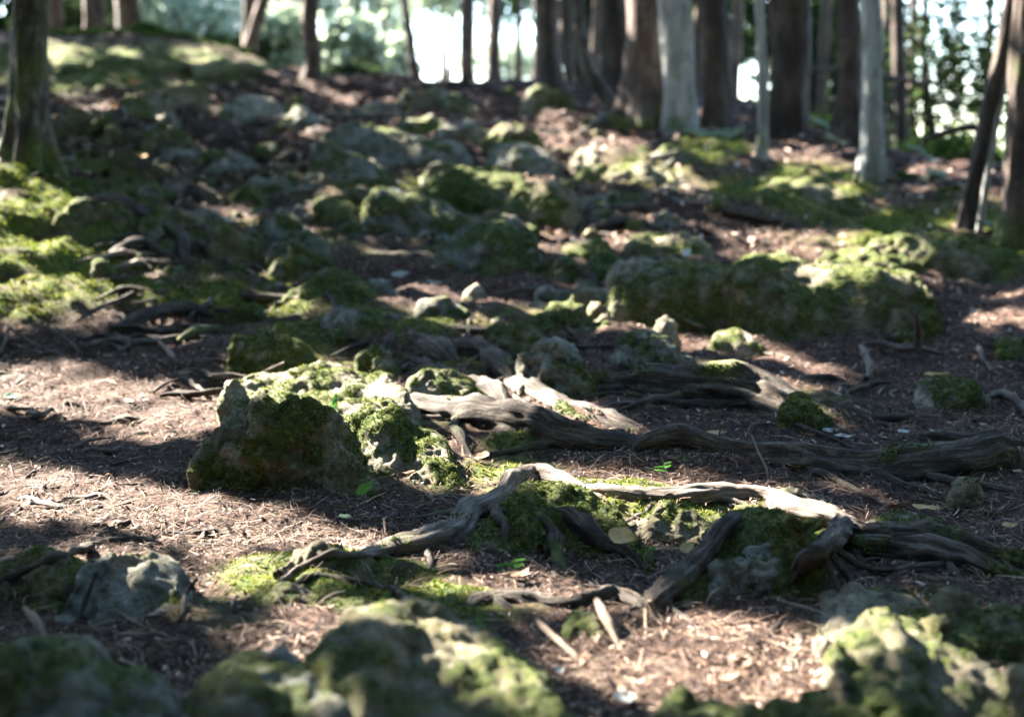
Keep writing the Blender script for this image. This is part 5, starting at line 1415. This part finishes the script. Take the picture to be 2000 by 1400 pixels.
# logs and dead branches in the background
make_root('mossy log lying beyond the upper left of the path', [(365, 140, 12, .06), (420, 136, 15, .07), (470, 134, 15, .07), (530, 136, 13, .06)], .9, 'bark_brown', 'mossy_log', 'log', bury=False, tufted=False)
R('green mossy mound between the left tree and the log', [(80, 150), (130, 128), (190, 112), (260, 112), (330, 124), (385, 146)], 165, .9, .95, tuft=False, slope=.6, round_=1.0)
def branch(label, pts, D):
    w = np.array([[*at_y(u, v, D + k), r*D/FPX] for u, v, r, k in pts])
    return tube('dead_branch', w, M['bark_dark'], .05, 8, label=label, cat='branch', moss=0)
branch('horizontal dead branch between the pale tree and the bright leaves', [(1700, 150, 7, 0), (1740, 153, 7, .1), (1790, 160, 5, .3), (1850, 168, 3, .5)], 10.5)
branch('dark drooping branch across the bright leaves at right', [(1800, 275, 5, 0), (1840, 262, 6, 0), (1880, 250, 7, 0), (1915, 252, 7, 0), (1945, 275, 5, 0)], 7.2)
branch('dead branch slanting in the dark wood left of the pale tree', [(1540, 140, 4, 0), (1600, 138, 5, .1), (1650, 132, 4, .2)], 11)

# ------------------------------------------------------------------ litter on the floor
def scatter_floor(n, y0, y1, power=1.4):
    t = rng.random(n)
    k = 1 - power + 1                                  # area element grows with y
    y = (y0**k + t*(y1**k - y0**k))**(1/k)
    e_ = rng.uniform(-1, 1, n)
    x = np.where(rng.random(n) < .86, e_*(.40*y + .25), np.sign(e_)*(.40*y + .25 + np.abs(e_)*(.30*y + .6)))
    return x, y

def floor_points(n, y0, y1, power, moss_keep=.12):
    x, y = scatter_floor(n, y0, y1, power)
    z = zg(x, y)
    mm = moss_mask(x, y, z)
    bare = smooth(.1, .7, fbm(xy0(x, y)*2.6, 3, 55))*.55
    keep = (rng.random(n) > np.clip(mm*1.35, 0, 1 - moss_keep)) & (rng.random(n) > bare)
    x, y, z, mm = x[keep], y[keep], z[keep], mm[keep]
    return x, y, z + mm*(.014 + .012*fbm(xy0(x, y)*9, 3, 33))

def floor_normal(x, y):
    e = .012
    dzx = (zg(x + e, y) - zg(x - e, y))/(2*e); dzy = (zg(x, y + e) - zg(x, y - e))/(2*e)
    return unit(np.stack([-dzx, -dzy, np.ones_like(x)], -1))

def strips(p, nrm, L, Wd, bend, lift, k=3, tilt=.25):
    n = len(p)
    a = unit(np.cross(nrm, rng.normal(size=(n, 3))))
    a = unit(a + nrm*rng.normal(size=(n, 1))*tilt)
    b = unit(np.cross(nrm, a) + nrm*rng.normal(size=(n, 1))*.35)
    m = np.cross(a, b)
    t = np.linspace(-1, 1, k)
    rows = []
    for i, s in enumerate(t):
        wd = Wd*(1 if k == 2 else (.55 if abs(s) == 1 else 1))
        c = p + nrm*lift[:, None] + a*(L*.5*s)[:, None] + m*(bend*L*(1 - s*s))[:, None] + b*(bend*L*.8*(s*s))[:, None]*rng.choice([-1, 1], (n, 1))
        rows += [c - b*(wd*.5)[:, None], c + b*(wd*.5)[:, None]]
    v = np.stack(rows, 1)
    f = np.array([[2*i, 2*i + 1, 2*i + 3, 2*i + 2] for i in range(k - 1)])
    F = (np.arange(n)[:, None, None]*(2*k) + f[None]).reshape(-1, 4)
    return v.reshape(-1, 3), F

x, y, z = floor_points(165000, 1.7, 9.5, 1.75)
nrm = floor_normal(x, y)
sz = rng.lognormal(0, .45, len(x))*np.clip(.75 + (y - 3)*.10, .75, 1.5)
v, f = strips(np.stack([x, y, z], -1), nrm, +.0100*sz, .0031*sz*rng.uniform(.5, 1.5, len(x)), rng.normal(0, .14, len(x)), rng.uniform(.001, .008, len(x)), 3, .5)
mesh_obj('leaf_litter', v, f, M['litter'], smooth_shade=False, label='brown crumbled bark and leaf litter covering the path', cat='litter', kind='stuff')
x, y, z = floor_points(26000, 6.0, 13.0, 1.2)
nrm = floor_normal(x, y)
sz = rng.lognormal(0, .4, len(x))
v, f = strips(np.stack([x, y, z], -1), nrm, .034*sz, .017*sz, rng.normal(0, .14, len(x)), rng.uniform(.002, .012, len(x)), 3, .4)
mesh_obj('leaf_litter', v, f, M['litter'], smooth_shade=False, label='dead leaves and bark bits strewn over the far slope', cat='litter', kind='stuff')
x, y, z = floor_points(85000, 1.9, 6.5, 1.8, .3)
nrm = floor_normal(x, y)
v, f = strips(np.stack([x, y, z], -1), nrm, rng.uniform(.02, .06, len(x)), rng.uniform(.0009, .0017, len(x)), rng.normal(0, .07, len(x)), rng.uniform(.003, .009, len(x)), 4, .10)
mesh_obj('needle_litter', v, f, M['needle'], smooth_shade=False, label='dry brown needles strewn over the path', cat='litter', kind='stuff')
x, y, z = floor_points(900, 1.9, 8, 1.7, .5)
nrm = floor_normal(x, y)
v, f = strips(np.stack([x, y, z], -1), nrm, rng.uniform(.05, .16, len(x)), rng.uniform(.002, .005, len(x)), rng.normal(0, .08, len(x)), rng.uniform(.003, .010, len(x)), 5, .08)
mesh_obj('twig_litter', v, f, M['needle'], smooth_shade=False, label='short dry twigs strewn over the path', cat='litter', kind='stuff')

# curled brown leaves among the litter
x, y, z = floor_points(90, 1.9, 6.5, 1.6, .6)
for i in range(len(x)):
    L = rng.uniform(.028, .05)
    q, f_ = leaf_verts(L, L*rng.uniform(.4, .65), rng.uniform(.2, .9), rng.uniform(.1, .5), i)
    p_ = np.array([x[i], y[i], z[i] + .008])
    mesh_obj('fallen_leaf', leaf_at(q, p_, rng.uniform(0, 6.28), rng.normal(0, .2), rng.normal(0, .35)), f_, M['leaf_brown'], origin=p_, label='small curled brown leaf lying among the path litter', cat='leaf', group='curled brown leaves in the litter')

# moss standing on the floor
n = 260000
x, y = scatter_floor(n, 1.7, 9.0, 1.9)
z = zg(x, y)
mm = moss_mask(x, y, z)
k = rng.random(n) < smooth(.30, .85, mm*(.75 + .5*fbm(xy0(x, y)*16, 3, 91) + .25))
x, y, z, mm = x[k], y[k], z[k], mm[k]
tv, tf = tufts(np.stack([x, y, z + mm*(.014 + .012*fbm(xy0(x, y)*9, 3, 33))], -1), floor_normal(x, y), rng.uniform(.0035, .0075, len(x))*np.clip(y/3.4, .8, 2.0))
mesh_obj('ground_moss', tv, tf, M['moss_bright'], smooth_shade=False, label='green moss growing on the forest floor', cat='moss', kind='stuff')
